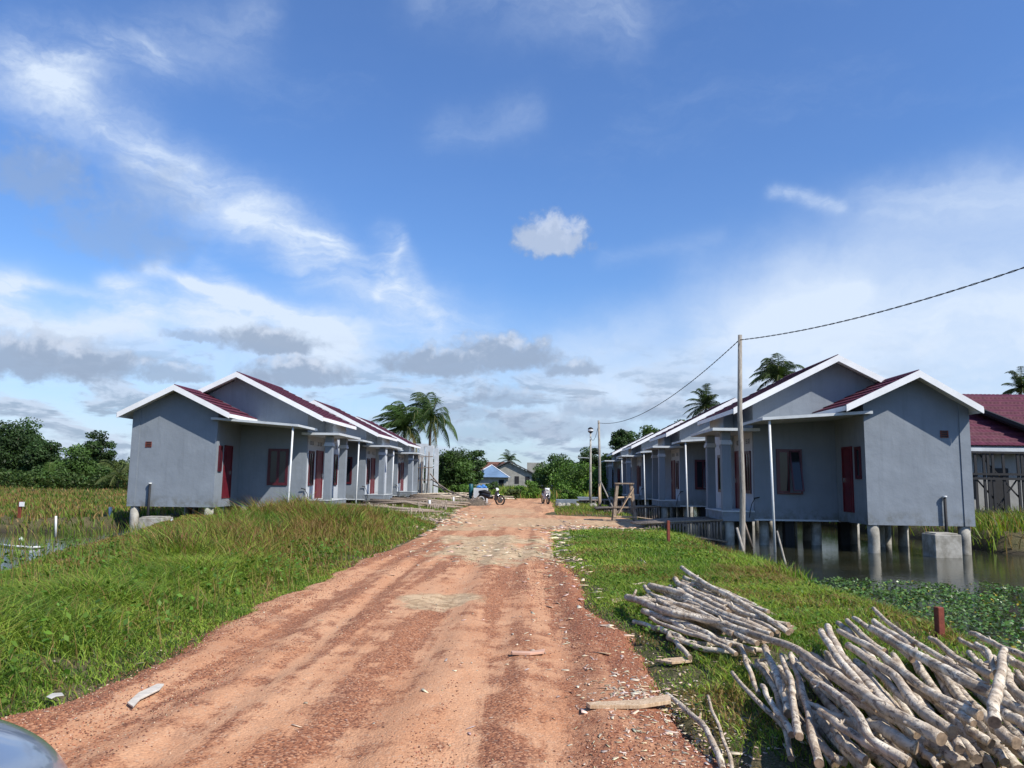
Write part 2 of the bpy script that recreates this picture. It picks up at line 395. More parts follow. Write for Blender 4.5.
# ------------------------------------------------------------------ terrain
WZ = -.33
def road_l(Y):
    return -3.25 - .9 * sst(22, 40, Y) + .35 * (fbm(Y * .5, 0 * Y + 3.3, 5, 3) - .5) * 2 - .5 * sst(6, 3, Y)
def road_r(Y):
    sand = sst(23.3, 25.0, Y) * sst(34.5, 32, Y)
    return .85 - .4 * sst(6, 16, Y) + .5 * sst(36, 45, Y) + sand * 3.4 + .3 * (fbm(Y * .6, 0 * Y + 8.8, 9, 3) - .5) * 2 + .35 * sst(6.5, 4, Y)
def ground_h(X, Y):
    X = np.asarray(X, float); Y = np.asarray(Y, float)
    n = fbm(X * .35, Y * .35, 2, 4) - .5; n2 = fbm(X * .09, Y * .09, 4, 3) - .5
    z = .02 + .1 * n + .0 * n2
    z = z + .06 * sst(-3.6, -4.6, X) + .04 * sst(1.2, 2.2, X)
    # right pond
    sh = 4.75 + .9 * n2 + .5 * n - .25 * sst(12, 22, Y)
    pond = sst(sh - .9, sh + 1.1, X) * sst(66, 60, Y)
    bank = sst(12.6, 13.8, X + .8 * n) * sst(21.6, 23.2, Y + .6 * n)
    r = pond * (1 - bank)
    # left pond
    shl = -6.6 - .3 * (np.clip(Y, 10, 27) - 10) + .8 * n + 5.1 * sst(27, 30, Y)
    pl = sst(shl - .6, shl - 2.6, X) * sst(10.5, 13.5, Y + n) * sst(56, 53, Y) * (1 - sst(23.6, 25.2, Y + 1.5 * n + .0 * X) * sst(-14.6, -15.4, X)) 
    z = z * (1 - r) + (-.95) * r
    z = z * (1 - pl) + (-.72) * pl
    far_l = sst(-12, -16, X) * sst(26, 30, Y)
    z = z - .2 * far_l * (1 - pl) + .12 * n * far_l - .12 * sst(40, 90, Y) * sst(-12, -20, X)
    rr = bank; z = z + .12 * rr
    return z
def axis(a, b, fine0, fine1, st, grow=1.12):
    v = list(np.arange(fine0, fine1, st)); d = st; x = fine1
    while x < b: v.append(x); d *= grow; x += d
    v.append(b); x = fine0 - st; d = st; L = []
    while x > a: L.append(x); d *= grow; x -= d
    L.append(a); return np.array(L[::-1] + v)
gx = axis(-900, 900, -20, 18, .2); gy = axis(-60, 1800, 0, 62, .25)
GX, GY = np.meshgrid(gx, gy); GZ = ground_h(GX, GY)
rb = sst(0, .35, GX - road_l(GY) + .15) * sst(0, .35, road_r(GY) - GX + .15) * sst(62, 60, GY)
GZ = GZ - .12 * rb
def ground_mat():
    m, nt, b = mat('ground_soil'); v = geo_pos(nt)
    a = nt.ramp(nt.noise(v, .8, 6, .6), .35, .65); f = nt.noise(v, 12, 6, .7)
    c = nt.mix(a, (.11, .09, .05), (.06, .065, .025)); lit = nt.ramp(nt.noise(nt.mapping(v, (1, 1, 1)), 38, 6, .75), .5, .62); c = nt.mix(nt.m('MULTIPLY', lit, .6), c, (.26, .2, .12)); c = nt.mix(nt.ramp(nt.noise(v, 55, 4, .7), .52, .62), c, (.03, .035, .014))
    c = nt.mix(nt.ramp(f, .55, .75), c, (.14, .10, .055))
    z = nt.sep(v)[2]
    c = nt.mix(nt.ramp(z, -.15, -.32), c, (.05, .042, .03))
    nt.put(b.inputs['Base Color'], c); b.inputs['Roughness'].default_value = .95; b.inputs['Specular IOR Level'].default_value = .1
    nt.put(b.inputs['Normal'], nt.bump(f, .6, .05))
    return m
g = gridmesh('ground', GX, GY, GZ, ground_mat()); tag(g, kind='structure')
# road
ry_ = np.concatenate([np.arange(-4, 4, .12), np.arange(4, 12, .035), np.arange(12, 26, .08), np.arange(26, 64, .2)]); rx_ = np.concatenate([np.arange(-5.2, -4, .08), np.arange(-4, 1.4, .035), np.arange(1.4, 5.0, .08)])
RX, RY = np.meshgrid(rx_, ry_)
def road_h(X, Y):
    L = road_l(Y); Rr = road_r(Y)
    e = np.minimum(X - L, Rr - X) + .38 * (fbm(X * 1.6, Y * 1.6, 21, 4) - .5)
    wob = .25 * (fbm(Y * .15, 0 * Y, 31, 2) - .5)
    rut = 0
    for c, wd, dp in ((-2.55, .2, .03), (-2.05, .14, .022), (-1.05, .2, .035), (-.35, .15, .02), (.25, .16, .03)):
        rut = rut - dp * np.exp(-((X - c - wob * 1.6 - .03 * c * (Y - 8) * .25) / wd) ** 2) + .5 * dp * np.exp(-((X - c - wob * 1.6 - .03 * c * (Y - 8) * .25 - wd * 1.6) / (wd * .7)) ** 2)
    fine = .05 * (fbm(X * 1.3, Y * .7, 41, 4) - .5) + .016 * (fbm(X * 9, Y * 3, 43, 4) - .5) + .008 * (fbm(X * 30, Y * 22, 47, 2) - .5)
    z = .05 + rut * sst(24, 18, Y) + fine
    return z * sst(-.02, .3, e) + (-.12) * (1 - sst(-.18, .12, e)) - 1.2 * sst(-.2, -.7, e)
RZ = road_h(RX, RY)
def road_mat():
    m, nt, b = mat('laterite_road'); v = geo_pos(nt); X, Y, Z = nt.sep(v)
    def n_(sx, sy, sc, det=5, ro=.6, di=0, loc=(0, 0, 0)): return nt.noise(nt.mapping(v, (sx, sy, 1), (0, 0, 0), loc), sc, det, ro, di)
    fine = nt.noise(v, 70, 4, .7); grit = nt.noise(v, 28, 5, .7)
    streak = n_(2.4, .15, .9, 7, .6, .35)                       # wheel-drawn streaks along the road
    dust = nt.ramp(nt.m('ADD', streak, nt.m('MULTIPLY', nt.m('SUBTRACT', n_(1, 1, 3.2, 5), .5), .5)), .44, .56)
    c = nt.mix(dust, (.30, .125, .065), (.54, .295, .165))
    mid = nt.ramp(n_(1, .5, 1.4, 6, .65, .6, (5, 2, 0)), .38, .66)
    c = nt.mix(nt.m('MULTIPLY', mid, .5), c, (.44, .19, .09))
    dk = nt.ramp(n_(1.4, .45, 1.1, 6, .7, .4, (9, 9, 0)), .58, .72)
    c = nt.mix(nt.m('MULTIPLY', dk, .5), c, (.17, .085, .06))
    # pebbly colour speckle
    vor = nt.node('ShaderNodeTexVoronoi'); nt.l.new(v, vor.inputs['Vector']); vor.inputs['Scale'].default_value = 75
    vc = nt.sep(vor.outputs['Color'])[0]
    rough_area = nt.m('SUBTRACT', 1.0, nt.m('MULTIPLY', dust, .75))
    c = nt.mix(nt.m('MULTIPLY', nt.m('MULTIPLY', nt.ramp(vc, .55, .8), rough_area), .7), c, (.10, .042, .03))
    c = nt.mix(nt.m('MULTIPLY', nt.m('MULTIPLY', nt.ramp(vc, .22, .1), rough_area), .55), c, (.56, .3, .17))
    vor2 = nt.node('ShaderNodeTexVoronoi'); nt.l.new(v, vor2.inputs['Vector']); vor2.inputs['Scale'].default_value = 60
    vc2 = nt.sep(vor2.outputs['Color'])[1]
    c = nt.mix(nt.m('MULTIPLY', nt.ramp(vc2, .9, .94), .35), c, (.5, .36, .25))
    # sand and clay patches
    def patch(cx, cy, rx, ry, s=1.0):
        ex = nt.m('DIVIDE', nt.m('SUBTRACT', X, cx), rx); ey = nt.m('DIVIDE', nt.m('SUBTRACT', Y, cy), ry)
        d = nt.m('SUBTRACT', 1.0, nt.m('ADD', nt.m('MULTIPLY', ex, ex), nt.m('MULTIPLY', ey, ey)))
        d = nt.m('ADD', d, nt.m('MULTIPLY', nt.m('SUBTRACT', n_(1, .6, 1.6, 6, .7, .3), .5), 4.0))
        return nt.m('MULTIPLY', nt.ramp(d, 0.0, .6), s)
    pt = None
    for a in ((-.9, 16.4, 1.6, 2.6), (-1.0, 19.5, 1.9, 1.6), (-1.25, 9.75, .55, .7, .9), (-.6, 28, 3.0, 3.5, .85), (3.5, 28.5, 3.2, 3.6, 1.0), (-1.5, 37, 1.5, 5, .8), (-2.2, 24, 1.4, 1.5, .8)):
        p = patch(*a); pt = p if pt is None else nt.m('MAXIMUM', pt, p)
    sandc = nt.mix(nt.ramp(nt.noise(v, 5, 6, .7, .8), .4, .6), (.30, .225, .13), (.55, .42, .26))
    c = nt.mix(nt.m('MULTIPLY', pt, .85), c, sandc)
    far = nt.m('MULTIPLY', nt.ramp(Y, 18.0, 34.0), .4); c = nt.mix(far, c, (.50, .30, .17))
    # right-hand edge: darker coarse gravel
    eg = nt.m('MULTIPLY', nt.ramp(X, -.1, .6), nt.ramp(Y, 14.0, 8.0))
    c = nt.mix(nt.m('MULTIPLY', nt.m('MULTIPLY', eg, nt.ramp(grit, .35, .6)), .6), c, (.20, .07, .04))
    nt.put(b.inputs['Base Color'], c); b.inputs['Roughness'].default_value = .95; b.inputs['Specular IOR Level'].default_value = .12
    h = nt.m('ADD', nt.m('MULTIPLY', fine, .5), nt.m('ADD', nt.m('MULTIPLY', grit, .9), nt.m('MULTIPLY', vor.outputs['Distance'], -.5)))
    nt.put(b.inputs['Normal'], nt.bump(h, .55, .018))
    return m
road = gridmesh('road', RX, RY, RZ, road_mat()); tag(road, kind='structure')
def water_mat():
    m, nt, b = mat('pond_water'); v = geo_pos(nt)
    f = nt.ramp(nt.noise(v, .5, 4, .6), .4, .7)
    nt.put(b.inputs['Base Color'], nt.mix(f, (.022, .024, .014), (.045, .042, .024)))
    b.inputs['Roughness'].default_value = .07; b.inputs['Specular IOR Level'].default_value = .42
    nt.put(b.inputs['Normal'], nt.bump(nt.noise(nt.mapping(v, (1, 1.6, 1)), 4, 4, .6), .16, .03))
    return m
mb = MB(); mb.add([(-70, -30, WZ), (70, -30, WZ), (70, 66, WZ), (-70, 66, WZ)], [(0, 1, 2, 3)])
tag(mb.build('water', water_mat()), kind='structure')
# ------------------------------------------------------------------ grass and ground cover
def blades(P, h, wd, col, bend=.5, seg=2, tipcol=None, wind=(-.15, .05)):
    n = len(P); a = RNG.uniform(0, 2 * math.pi, n); side = np.stack([np.cos(a), np.sin(a), 0 * a], 1)
    b = RNG.uniform(0, 2 * math.pi, n); ln = np.stack([np.cos(b), np.sin(b), 0 * b], 1) * (RNG.uniform(.1, 1, (n, 1)) * bend) + np.array([wind[0], wind[1], 0])
    rows = []; cs = []
    for k in range(seg + 1):
        t = k / seg
        c = P + ln * (h[:, None] * t ** 1.8) + np.array([0, 0, 1]) * (h[:, None] * (t - .28 * bend * t * t))
        cc = col if tipcol is None else col * (1 - t ** 2) + tipcol * t ** 2
        if k < seg:
            ww = (wd * (1 - t * .45))[:, None] * side * .5; rows += [c - ww, c + ww]; cs += [cc, cc]
        else: rows += [c]; cs += [cc]
    m = 2 * seg + 1; V = np.stack(rows, 1).reshape(-1, 3); C = np.stack(cs, 1).reshape(-1, 3)
    base = (np.arange(n) * m)[:, None]; fl = []; 
    pat = []
    tot = []
    for k in range(seg - 1): pat += [2 * k, 2 * k + 1, 2 * k + 3, 2 * k + 2]; tot.append(4)
    k = seg - 1; pat += [2 * k, 2 * k + 1, 2 * k + 2]; tot.append(3)
    return V, (base + np.array(pat)).ravel(), np.tile(tot, n), C
def join(parts):
    V = []; Fl = []; Tt = []; C = []; o = 0
    for v, f, t, c in parts:
        V.append(v); Fl.append(f + o); Tt.append(t); C.append(c); o += len(v)
    return np.concatenate(V), np.concatenate(Fl), np.concatenate(Tt), np.concatenate(C)
def off_road(x, y, m=0.0):
    return (x < road_l(y) - m) | (x > road_r(y) + m) | (y > 62)
def scatter(n, x0, x1, y0, y1, power=1.0, wedge=True):
    y = y0 + (y1 - y0) * RNG.uniform(0, 1, n) ** power; x = RNG.uniform(x0, x1, n)
    k = (np.abs(x + y * .036) < .70 * y + 1.6) if wedge else np.ones(n, bool)
    return x[k], y[k]
G1 = np.array([.09, .165, .018]); G2 = np.array([.24, .32, .045]); G3 = np.array([.05, .10, .015]); BR = np.array([.24, .16, .06]); RD = np.array([.20, .085, .04]); ST = np.array([.38, .34, .16])
parts = []
def add_grass(n, x0, x1, y0, y1, hf, wf, power=1.0, bend=.6, seg=2, brown=.06, keep=None, red=0.0, z0=WZ - .02, br=1.0):
    x, y = scatter(n, x0, x1, y0, y1, power)
    z = np.maximum(ground_h(x, y), WZ - .03); k = (ground_h(x, y) > z0) & off_road(x, y, -.28 * RNG.uniform(0, 1, len(x)) ** 2.5)
    dn = fbm(x * 1.6, y * 1.6, 61, 3); k &= RNG.uniform(0, 1, len(x)) < np.clip((dn - .22) * 3.2, .12, 1)
    if keep is not None: k &= keep(x, y)
    x, y, z = x[k], y[k], z[k]; n = len(x)
    pt = fbm(x * .8, y * .8, 71, 3)[:, None]; r = RNG.uniform(0, 1, (n, 1)); tone = np.clip((pt - .5) * 2.2 + r, 0, 1)
    c = G1 * (1 - tone) + G2 * tone; c = np.where(RNG.uniform(0, 1, (n, 1)) < .22, G3, c) * (1 + RNG.uniform(-.22, .22, (n, 1))) * br
    dry = np.clip((fbm(x * .9 + 7, y * .9, 75, 3)[:, None] - .52) * 5, 0, 1) * (x > 0)[:, None]
    bm_ = RNG.uniform(0, 1, (n, 1)) < brown * (.4 + 1.4 * pt) + .55 * dry; c = np.where(bm_, BR * (1 + RNG.uniform(-.4, .5, (n, 1))), c)
    h = hf(x, y) * RNG.uniform(.45, 1.15, n); wd = wf(x, y) * RNG.uniform(.6, 1.2, n)
    tip = c * 1.1
    if red: 
        q = RNG.uniform(0, 1, (n, 1)) < red * np.clip((pt - .35) * 4, 0, 1.5); tip = np.where(q, RD * (1 + RNG.uniform(-.3, .6, (n, 1))), tip)
    parts.append(blades(np.stack([x, y, z - .01], 1), h, wd, c, bend, seg, tip))
dl = lambda x, y: np.clip((road_l(y) - x), 0, 4)
# tall grass of the left bank
lowx = lambda x, y: 1 - .85 * sst(0, 1.4, -5.1 - (y - 9) * .19 - x) * sst(7, 9.5, y)
add_grass(190000, -9.5, -3.0, 4, 13, lambda x, y: (.07 + .42 * sst(0, 1.8, dl(x, y))) * (.4 + 1.35 * fbm(x * 1.3, y * 1.3, 81, 3)) * lowx(x, y), lambda x, y: .0075 + .0006 * y, 1.0, 1.25, 3, .06, red=.08, br=1.15)
add_grass(110000, -14, -3.2, 12, 27.5, lambda x, y: (.08 + .82 * sst(0, 2.6, dl(x, y))) * (.45 + 1.1 * fbm(x * .7, y * .7, 83, 3)) * lowx(x, y), lambda x, y: .010 + .0008 * y, 1.0, .8, 3, .20, red=.85, br=1.12)
add_grass(30000, -9, -3.4, 26, 60, lambda x, y: .12 + .25 * sst(0, 2, dl(x, y)), lambda x, y: .02 + 0 * x, 1.0, .6, 2, .15, red=.1)
# near edge stragglers, a few long stems
add_grass(5000, -7.5, -3.3, 5, 22, lambda x, y: .45 + .35 * sst(1, 4, dl(x, y)) + 0 * x, lambda x, y: .006 + .0003 * y, 1.0, .55, 3, .4, red=.5)
# marsh field beyond the left pond
add_grass(9000, -30, -8, 17, 25, lambda x, y: .3 + .3 * fbm(x * .6, y * .6, 95, 3), lambda x, y: .02 + 0 * x, 1.0, .6, 3, .2, red=.3, z0=-3, keep=lambda x, y: (fbm(x * .45, y * .7, 97, 3) > .53) & (ground_h(x, y) < WZ + .1))
add_grass(70000, -62, -14.5, 23.5, 62, lambda x, y: .2 + .28 * fbm(x * .2, y * .2, 91, 3), lambda x, y: .03 + .0009 * y, 1.3, .6, 2, .3, red=.5, br=.8)
add_grass(60000, -130, -18, 55, 140, lambda x, y: .25 + .4 * fbm(x * .1, y * .1, 93, 3), lambda x, y: .10 + 0 * y, 1.2, .6, 2, .3, red=.5, br=.7)
# right verge, short
pile = lambda x, y: sst(1.3, 1.9, x) * sst(8.2, 7.6, y) * sst(4.4, 4.0, x)
dr = lambda x, y: np.clip(x - road_r(y), 0, 4)
add_grass(150000, .6, 5.6, 4, 14, lambda x, y: (.035 + .09 * sst(0, .8, dr(x, y)) + .14 * sst(3.9, 5.0, x)) * (.4 + 1.3 * fbm(x * 1.2, y * 1.2, 101, 3)) * (1 - .25 * pile(x, y)), lambda x, y: .007 + .0006 * y, .9, 1.1, 2, .10, br=1.2, keep=lambda x, y: RNG.uniform(0, 1, len(x)) < (sst(.0, .35, dr(x, y)) + .25) * (1 - .35 * pile(x, y)))
add_grass(90000, .3, 6.0, 13, 27, lambda x, y: (.04 + .10 * sst(0, 1.0, dr(x, y)) + .34 * sst(3.5, 4.6, x)) * (.5 + fbm(x, y, 103, 3)), lambda x, y: .010 + .0008 * y, 1.0, .8, 2, .08, br=1.25)
add_grass(20000, .8, 5.5, 26, 62, lambda x, y: .18 + 0 * x, lambda x, y: .03 + 0 * x, 1.0, .7, 2, .15)
# bank below the far right house
add_grass(26000, 12.6, 40, 21.8, 45, lambda x, y: .55 + .3 * fbm(x * .6, y * .6, 111, 3), lambda x, y: .035 + 0 * x, 1.4, .7, 2, .12)
# the open ground at the end of the road
add_grass(30000, -25, 30, 60, 125, lambda x, y: .55 + .6 * fbm(x * .15, y * .15, 113, 3), lambda x, y: .12 + 0 * x, 1.1, .6, 2, .12)
V, Fl, Tt, C = join(parts)
gr = npmesh('grass', V, Fl, Tt, M['grass'], C); tag(gr, 'green grass covering the road verges and marsh', 'grass', kind='stuff')
# broad-leaved weeds among the grass
def leaves(P, size, nrm_up, col, elong=1.0):
    n = len(P); d = RNG.normal(size=(n, 3)); d[:, 2] = np.abs(d[:, 2]) + nrm_up; d /= np.linalg.norm(d, axis=1)[:, None]
    t = np.cross(d, RNG.normal(size=(n, 3))); t /= np.linalg.norm(t, axis=1)[:, None]; u = np.cross(d, t)
    s = size[:, None]
    V = np.stack([P - t * s * elong, P - u * s * .55 + d * s * .12, P + t * s * elong, P + u * s * .55 + d * s * .12], 1).reshape(-1, 3)
    return V, np.arange(4 * n), np.full(n, 4), np.repeat(col, 4, 0)
wp = []
for x0, x1, y0, y1, n, sz, hh in ((.9, 4.6, 4, 24, 10000, .018, .14), (-9, -3.4, 4.5, 16, 9000, .026, .35)):
    x, y = scatter(n, x0, x1, y0, y1); k = off_road(x, y, .1) & (ground_h(x, y) > WZ) & (fbm(x * 1.1, y * 1.1, 121, 3) > .5); x, y = x[k], y[k]; n = len(x)
    z = ground_h(x, y) + RNG.uniform(.02, hh, n)
    wp.append(leaves(np.stack([x, y, z], 1), sz * RNG.uniform(.5, 1.4, n) * (1 + y * .03), .8, jit((.09, .17, .02), n, .35, .15)))
V, Fl, Tt, C = join(wp)
tag(npmesh('weeds', V, Fl, Tt, M['leaf'], C), 'small broad leaved weeds growing through the grass', 'weeds', kind='stuff')
# undergrowth on the bank behind the right houses
n = 60000; y = RNG.uniform(24, 64, n); x = 14.6 + RNG.normal(0, .9, n); k = (y > 30); x, y = x[k], y[k]; n = len(x)
z = .05 + RNG.uniform(0, 1, n) * (.5 + 1.0 * fbm(x * .8, y * .8, 151, 3)) * np.clip(1.3 - np.abs(x - 14.6) * .5, .2, 1)
V, Fl, Tt, C = leaves(np.stack([x, y, z], 1), .085 * RNG.uniform(.5, 1.4, n), .5, jit((.05, .095, .02), n, .4, .15))
tag(npmesh('undergrowth', V, Fl, Tt, M['leaf'], C), 'dense green undergrowth on the bank behind the right stilt houses', 'undergrowth', kind='stuff')
# floating carpet of water plants on the right pond
n = 80000; y = 7 + 11 * RNG.uniform(0, 1, n); x = RNG.uniform(4.2, 15, n)
k = (ground_h(x, y) < WZ + .08) & (np.abs(x) < .75 * y + 1) & (y < 14.9 + 1.1 * (fbm(x * .9, y * .5, 131, 3) - .5) * 2 - .0 * x) & (fbm(x * 2.5, y * 2.5, 133, 3) > .36); x, y = x[k], y[k]; n = len(x)
hh = fbm(x * 1.5, y * 1.5, 135, 3)
P = np.stack([x, y, WZ + .015 + RNG.uniform(0, .17, n) * hh * 1.4], 1)
c = jit((.085, .155, .035), n, .5, .18); q = RNG.uniform(0, 1, (n, 1)); c = np.where(q < .025, np.array([.36, .28, .04]), c); c = np.where(q > .93, np.array([.16, .24, .10]), c)
V, Fl, Tt, C = leaves(P, .028 * RNG.uniform(.5, 1.5, n), 1.1, c)
tag(npmesh('water_plants', V, Fl, Tt, M['shiny_leaf'], C), 'dense carpet of floating green leaves on the right pond', 'water plants', kind='stuff')
n = 26000; y = RNG.uniform(84, 92, n); x = RNG.uniform(-90, -36, n); hh = .8 + 2.0 * fbm(x * .25, y * .25, 161, 3); z = -.35 + RNG.uniform(0, 1, n) ** .8 * hh
V, Fl, Tt, C = leaves(np.stack([x, y, z], 1), .15 * RNG.uniform(.5, 1.4, n), .4, jit((.05, .085, .02), n, .45, .15))
tag(npmesh('thicket', V, Fl, Tt, M['leaf'], C), 'low thicket at the foot of the tree line beyond the left marsh', 'thicket', kind='stuff')
# loose laterite pebbles and wood chips
def pebbles(x, y, z, s, col):
    n = len(x); oc = np.array([[1, 0, 0], [0, 1, 0], [-1, 0, 0], [0, -1, 0], [0, 0, .8], [0, 0, -.5]])
    q = RNG.uniform(.55, 1.2, (n, 6, 1)) * s[:, None, None]; a = RNG.uniform(0, 6.3, n); ca, sa = np.cos(a)[:, None], np.sin(a)[:, None]
    v = oc[None] * q; v = np.stack([v[..., 0] * ca - v[..., 1] * sa, v[..., 0] * sa + v[..., 1] * ca, v[..., 2]], -1) + np.stack([x, y, z], 1)[:, None]
    f = np.array([0, 1, 4, 1, 2, 4, 2, 3, 4, 3, 0, 4, 1, 0, 5, 2, 1, 5, 3, 2, 5, 0, 3, 5])
    return v.reshape(-1, 3), ((np.arange(n) * 6)[:, None] + f).ravel(), np.full(8 * n, 3), np.repeat(col, 6, 0)
m_, nt_, b_ = mat('pebble'); nt_.put(b_.inputs['Base Color'], nt_.node('ShaderNodeAttribute', attribute_name='col').outputs['Color']); b_.inputs['Roughness'].default_value = .9; M['pebble'] = m_
n = 70000; y = 3.8 + 12 * RNG.uniform(0, 1, n) ** 1.5; x = RNG.uniform(-4.6, 1.7, n)
fld = fbm(x * 1.6, y * .35, 141, 4); edge = sst(-.2, .8, x) * .28 + sst(-2.6, -3.3, x) * .2
k = (x > road_l(y) - .2) & (x < road_r(y) + .25) & (RNG.uniform(0, 1, n) < np.clip((fld - .47 + edge) * 6, .05, 1)); x, y = x[k], y[k]; n = len(x)
z = np.maximum(road_h(x, y), ground_h(x, y) - .03); tone = RNG.uniform(0, 1, (n, 1))
c = np.where(tone < .12, jit((.50, .36, .24), n, .3), np.where(tone < .55, jit((.15, .06, .038), n, .4), jit((.34, .135, .07), n, .35)))
V, Fl, Tt, C = pebbles(x, y, z + .001, RNG.uniform(.003, .0085, n) * (1 + .03 * y), c)
tag(npmesh('gravel', V, Fl, Tt, M['pebble'], C), 'loose red laterite gravel strewn over the road', 'gravel', kind='stuff')
# pale wood chips and shavings
def chips(x, y, z, s, col):
    n = len(x); a = RNG.uniform(0, 6.3, n); e = RNG.uniform(1.2, 4.0, n)
    dx = np.stack([np.cos(a), np.sin(a), RNG.uniform(-.15, .15, n)], 1) * (s * e)[:, None]; dy = np.stack([-np.sin(a), np.cos(a), RNG.uniform(-.4, .4, n)], 1) * s[:, None]
    P = np.stack([x, y, z], 1); up = np.array([0, 0, 1]) * (s * .25)[:, None]
    V = np.stack([P - dx - dy * .3, P + dx - dy, P + dx * .8 + dy, P - dx * .7 + dy * .8, P - dx - dy * .3 + up, P + dx - dy + up, P + dx * .8 + dy + up, P - dx * .7 + dy * .8 + up], 1).reshape(-1, 3)
    f = np.array([3, 2, 1, 0, 4, 5, 6, 7, 0, 1, 5, 4, 1, 2, 6, 5, 2, 3, 7, 6, 3, 0, 4, 7])
    return V, ((np.arange(n) * 8)[:, None] + f).ravel(), np.full(6 * n, 4), np.repeat(col, 8, 0)
cp = []
for (cx, cy, sx, sy, n, s0, s1) in ((.8, 5.5, .28, .55, 420, .002, .009), (.85, 4.7, .3, .4, 300, .002, .009), (.6, 7.6, .35, 1.3, 160, .003, .010), (.75, 5.7, .15, .15, 160, .003, .012), (.6, 14, .4, 3.5, 160, .01, .03), (-4.2, 29, .8, 4, 650, .02, .06), (1.2, 22.5, .5, 2.2, 220, .02, .05), (2.6, 24.3, 1.3, .9, 260, .02, .05), (-3.6, 7.5, .4, 3, 60, .005, .015), (-1.1, 16.5, 1.2, 1.5, 200, .008, .03), (.9, 19, .5, 3.0, 160, .015, .04), (-1.5, 9.5, 1.5, 4, 130, .004, .012), (3.0, 10.8, 1.2, 1.5, 60, .01, .02), (2.2, 5.6, 1.0, 1.2, 500, .003, .014)):
    x = RNG.normal(cx, sx, n); y = RNG.normal(cy, sy, n); k = (y > 3.5); x, y = x[k], y[k]; n = len(x)
    z = np.maximum(road_h(x, y), ground_h(x, y)) + .004
    cp.append(chips(x, y, z, RNG.uniform(s0, s1, n), jit((.55, .43, .31), n, .4, .12)))
V, Fl, Tt, C = join(cp)
tag(npmesh('wood_chips', V, Fl, Tt, M['pebble'], C), 'pale wood chips and bark shavings scattered along the road edge', 'wood chips', kind='stuff')
# ------------------------------------------------------------------ houses on stilts
def tile_slope(x0, z0, x1, z1, y0, y1, mx, name, parent, rows=11, per=.21):
    """one roof slope, from ridge (x0,z0) to eave (x1,z1): stepped rows of pressed metal tiles"""
    ny = int((y1 - y0) / per * 6) + 1; ys = np.linspace(y0, y1, ny)
    L = math.hypot(x1 - x0, z1 - z0); ux, uz = (x1 - x0) / L, (z1 - z0) / L; nx_, nz_ = -uz * np.sign(ux), abs(ux)
    prof = []
    for r in range(rows):
        a = r / rows; b = (r + 1) / rows; prof += [(a, .0), ((a + b) / 2, .012), (b, .028)]
        if r < rows - 1: prof.append((b + .0005, .0))
    prof.append((1.0, -.02))
    wave = .014 * np.abs(np.sin(np.pi * (ys - y0) / per)) ** .8
    V = []
    for t, h in prof:
        hh = h + (wave if h > -.01 else 0 * wave)
        V.append(np.stack([mx * (x0 + ux * L * t + nx_ * hh), ys, z0 + uz * L * t + nz_ * hh], 1))
    V = np.stack(V, 0); a, b = V.shape[:2]; i = np.arange(a * b).reshape(a, b)
    q = np.stack([i[:-1, :-1], i[:-1, 1:], i[1:, 1:], i[1:, :-1]], -1).reshape(-1, 4)
    if (mx > 0) == (ux > 0): q = q[:, ::-1]
    return npmesh(name, V.reshape(-1, 3), q.ravel(), np.full(len(q), 4), M['roof'], None, parent)
def gable_roof(root, mx, xr, zr, xa, za, xb, zb, y0, y1, extra_ridge=True, far_barge=True):
    for (xe, ze) in ((xa, za), (xb, zb)):
        r = tile_slope(xr, zr, xe, ze, y0 + .01, y1 - .01, mx, 'roof', root, rows=max(4, int(abs(xe - xr) / .3)))
        mb = MB(mx); mb.prism([(xr, y0 + .03, zr - .012), (xe, y0 + .03, ze - .012), (xe, y0 + .03, ze - .06), (xr, y0 + .03, zr - .06)], (0, y1 - y0 - .06, 0)); mb.build('roof_board', M['white'], r)
    mb = MB(mx); mb.prism([(xr - .09, y0 + .02, zr - .01), (xr, y0 + .02, zr + .055), (xr + .09, y0 + .02, zr - .01)], (0, y1 - y0 - .04, 0)); mb.build('ridge_cap', M['roof'], root)
    ends = [(y0 - .03, .028)] + ([(y1 + .002, .028)] if far_barge else [])
    for yy, th in ends:
        for (xe, ze) in ((xa, za), (xb, zb)):
            mb = MB(mx); d = .19; k = .0
            mb.prism([(xr, yy, zr + .03), (xe, yy, ze + .03), (xe, yy, ze + .03 - d), (xr, yy, zr + .03 - d * 1.05)], (0, th, 0)); mb.build('barge_board', M['white'], root)
    for (xe, ze) in ((xa, za), (xb, zb)):
        mb = MB(mx); s = 1 if xe > xr else -1
        mb.box(xe + .004 * s, xe + .026 * s, y0, y1, ze - .13, ze + .0); mb.build('fascia_board', M['white'], root)
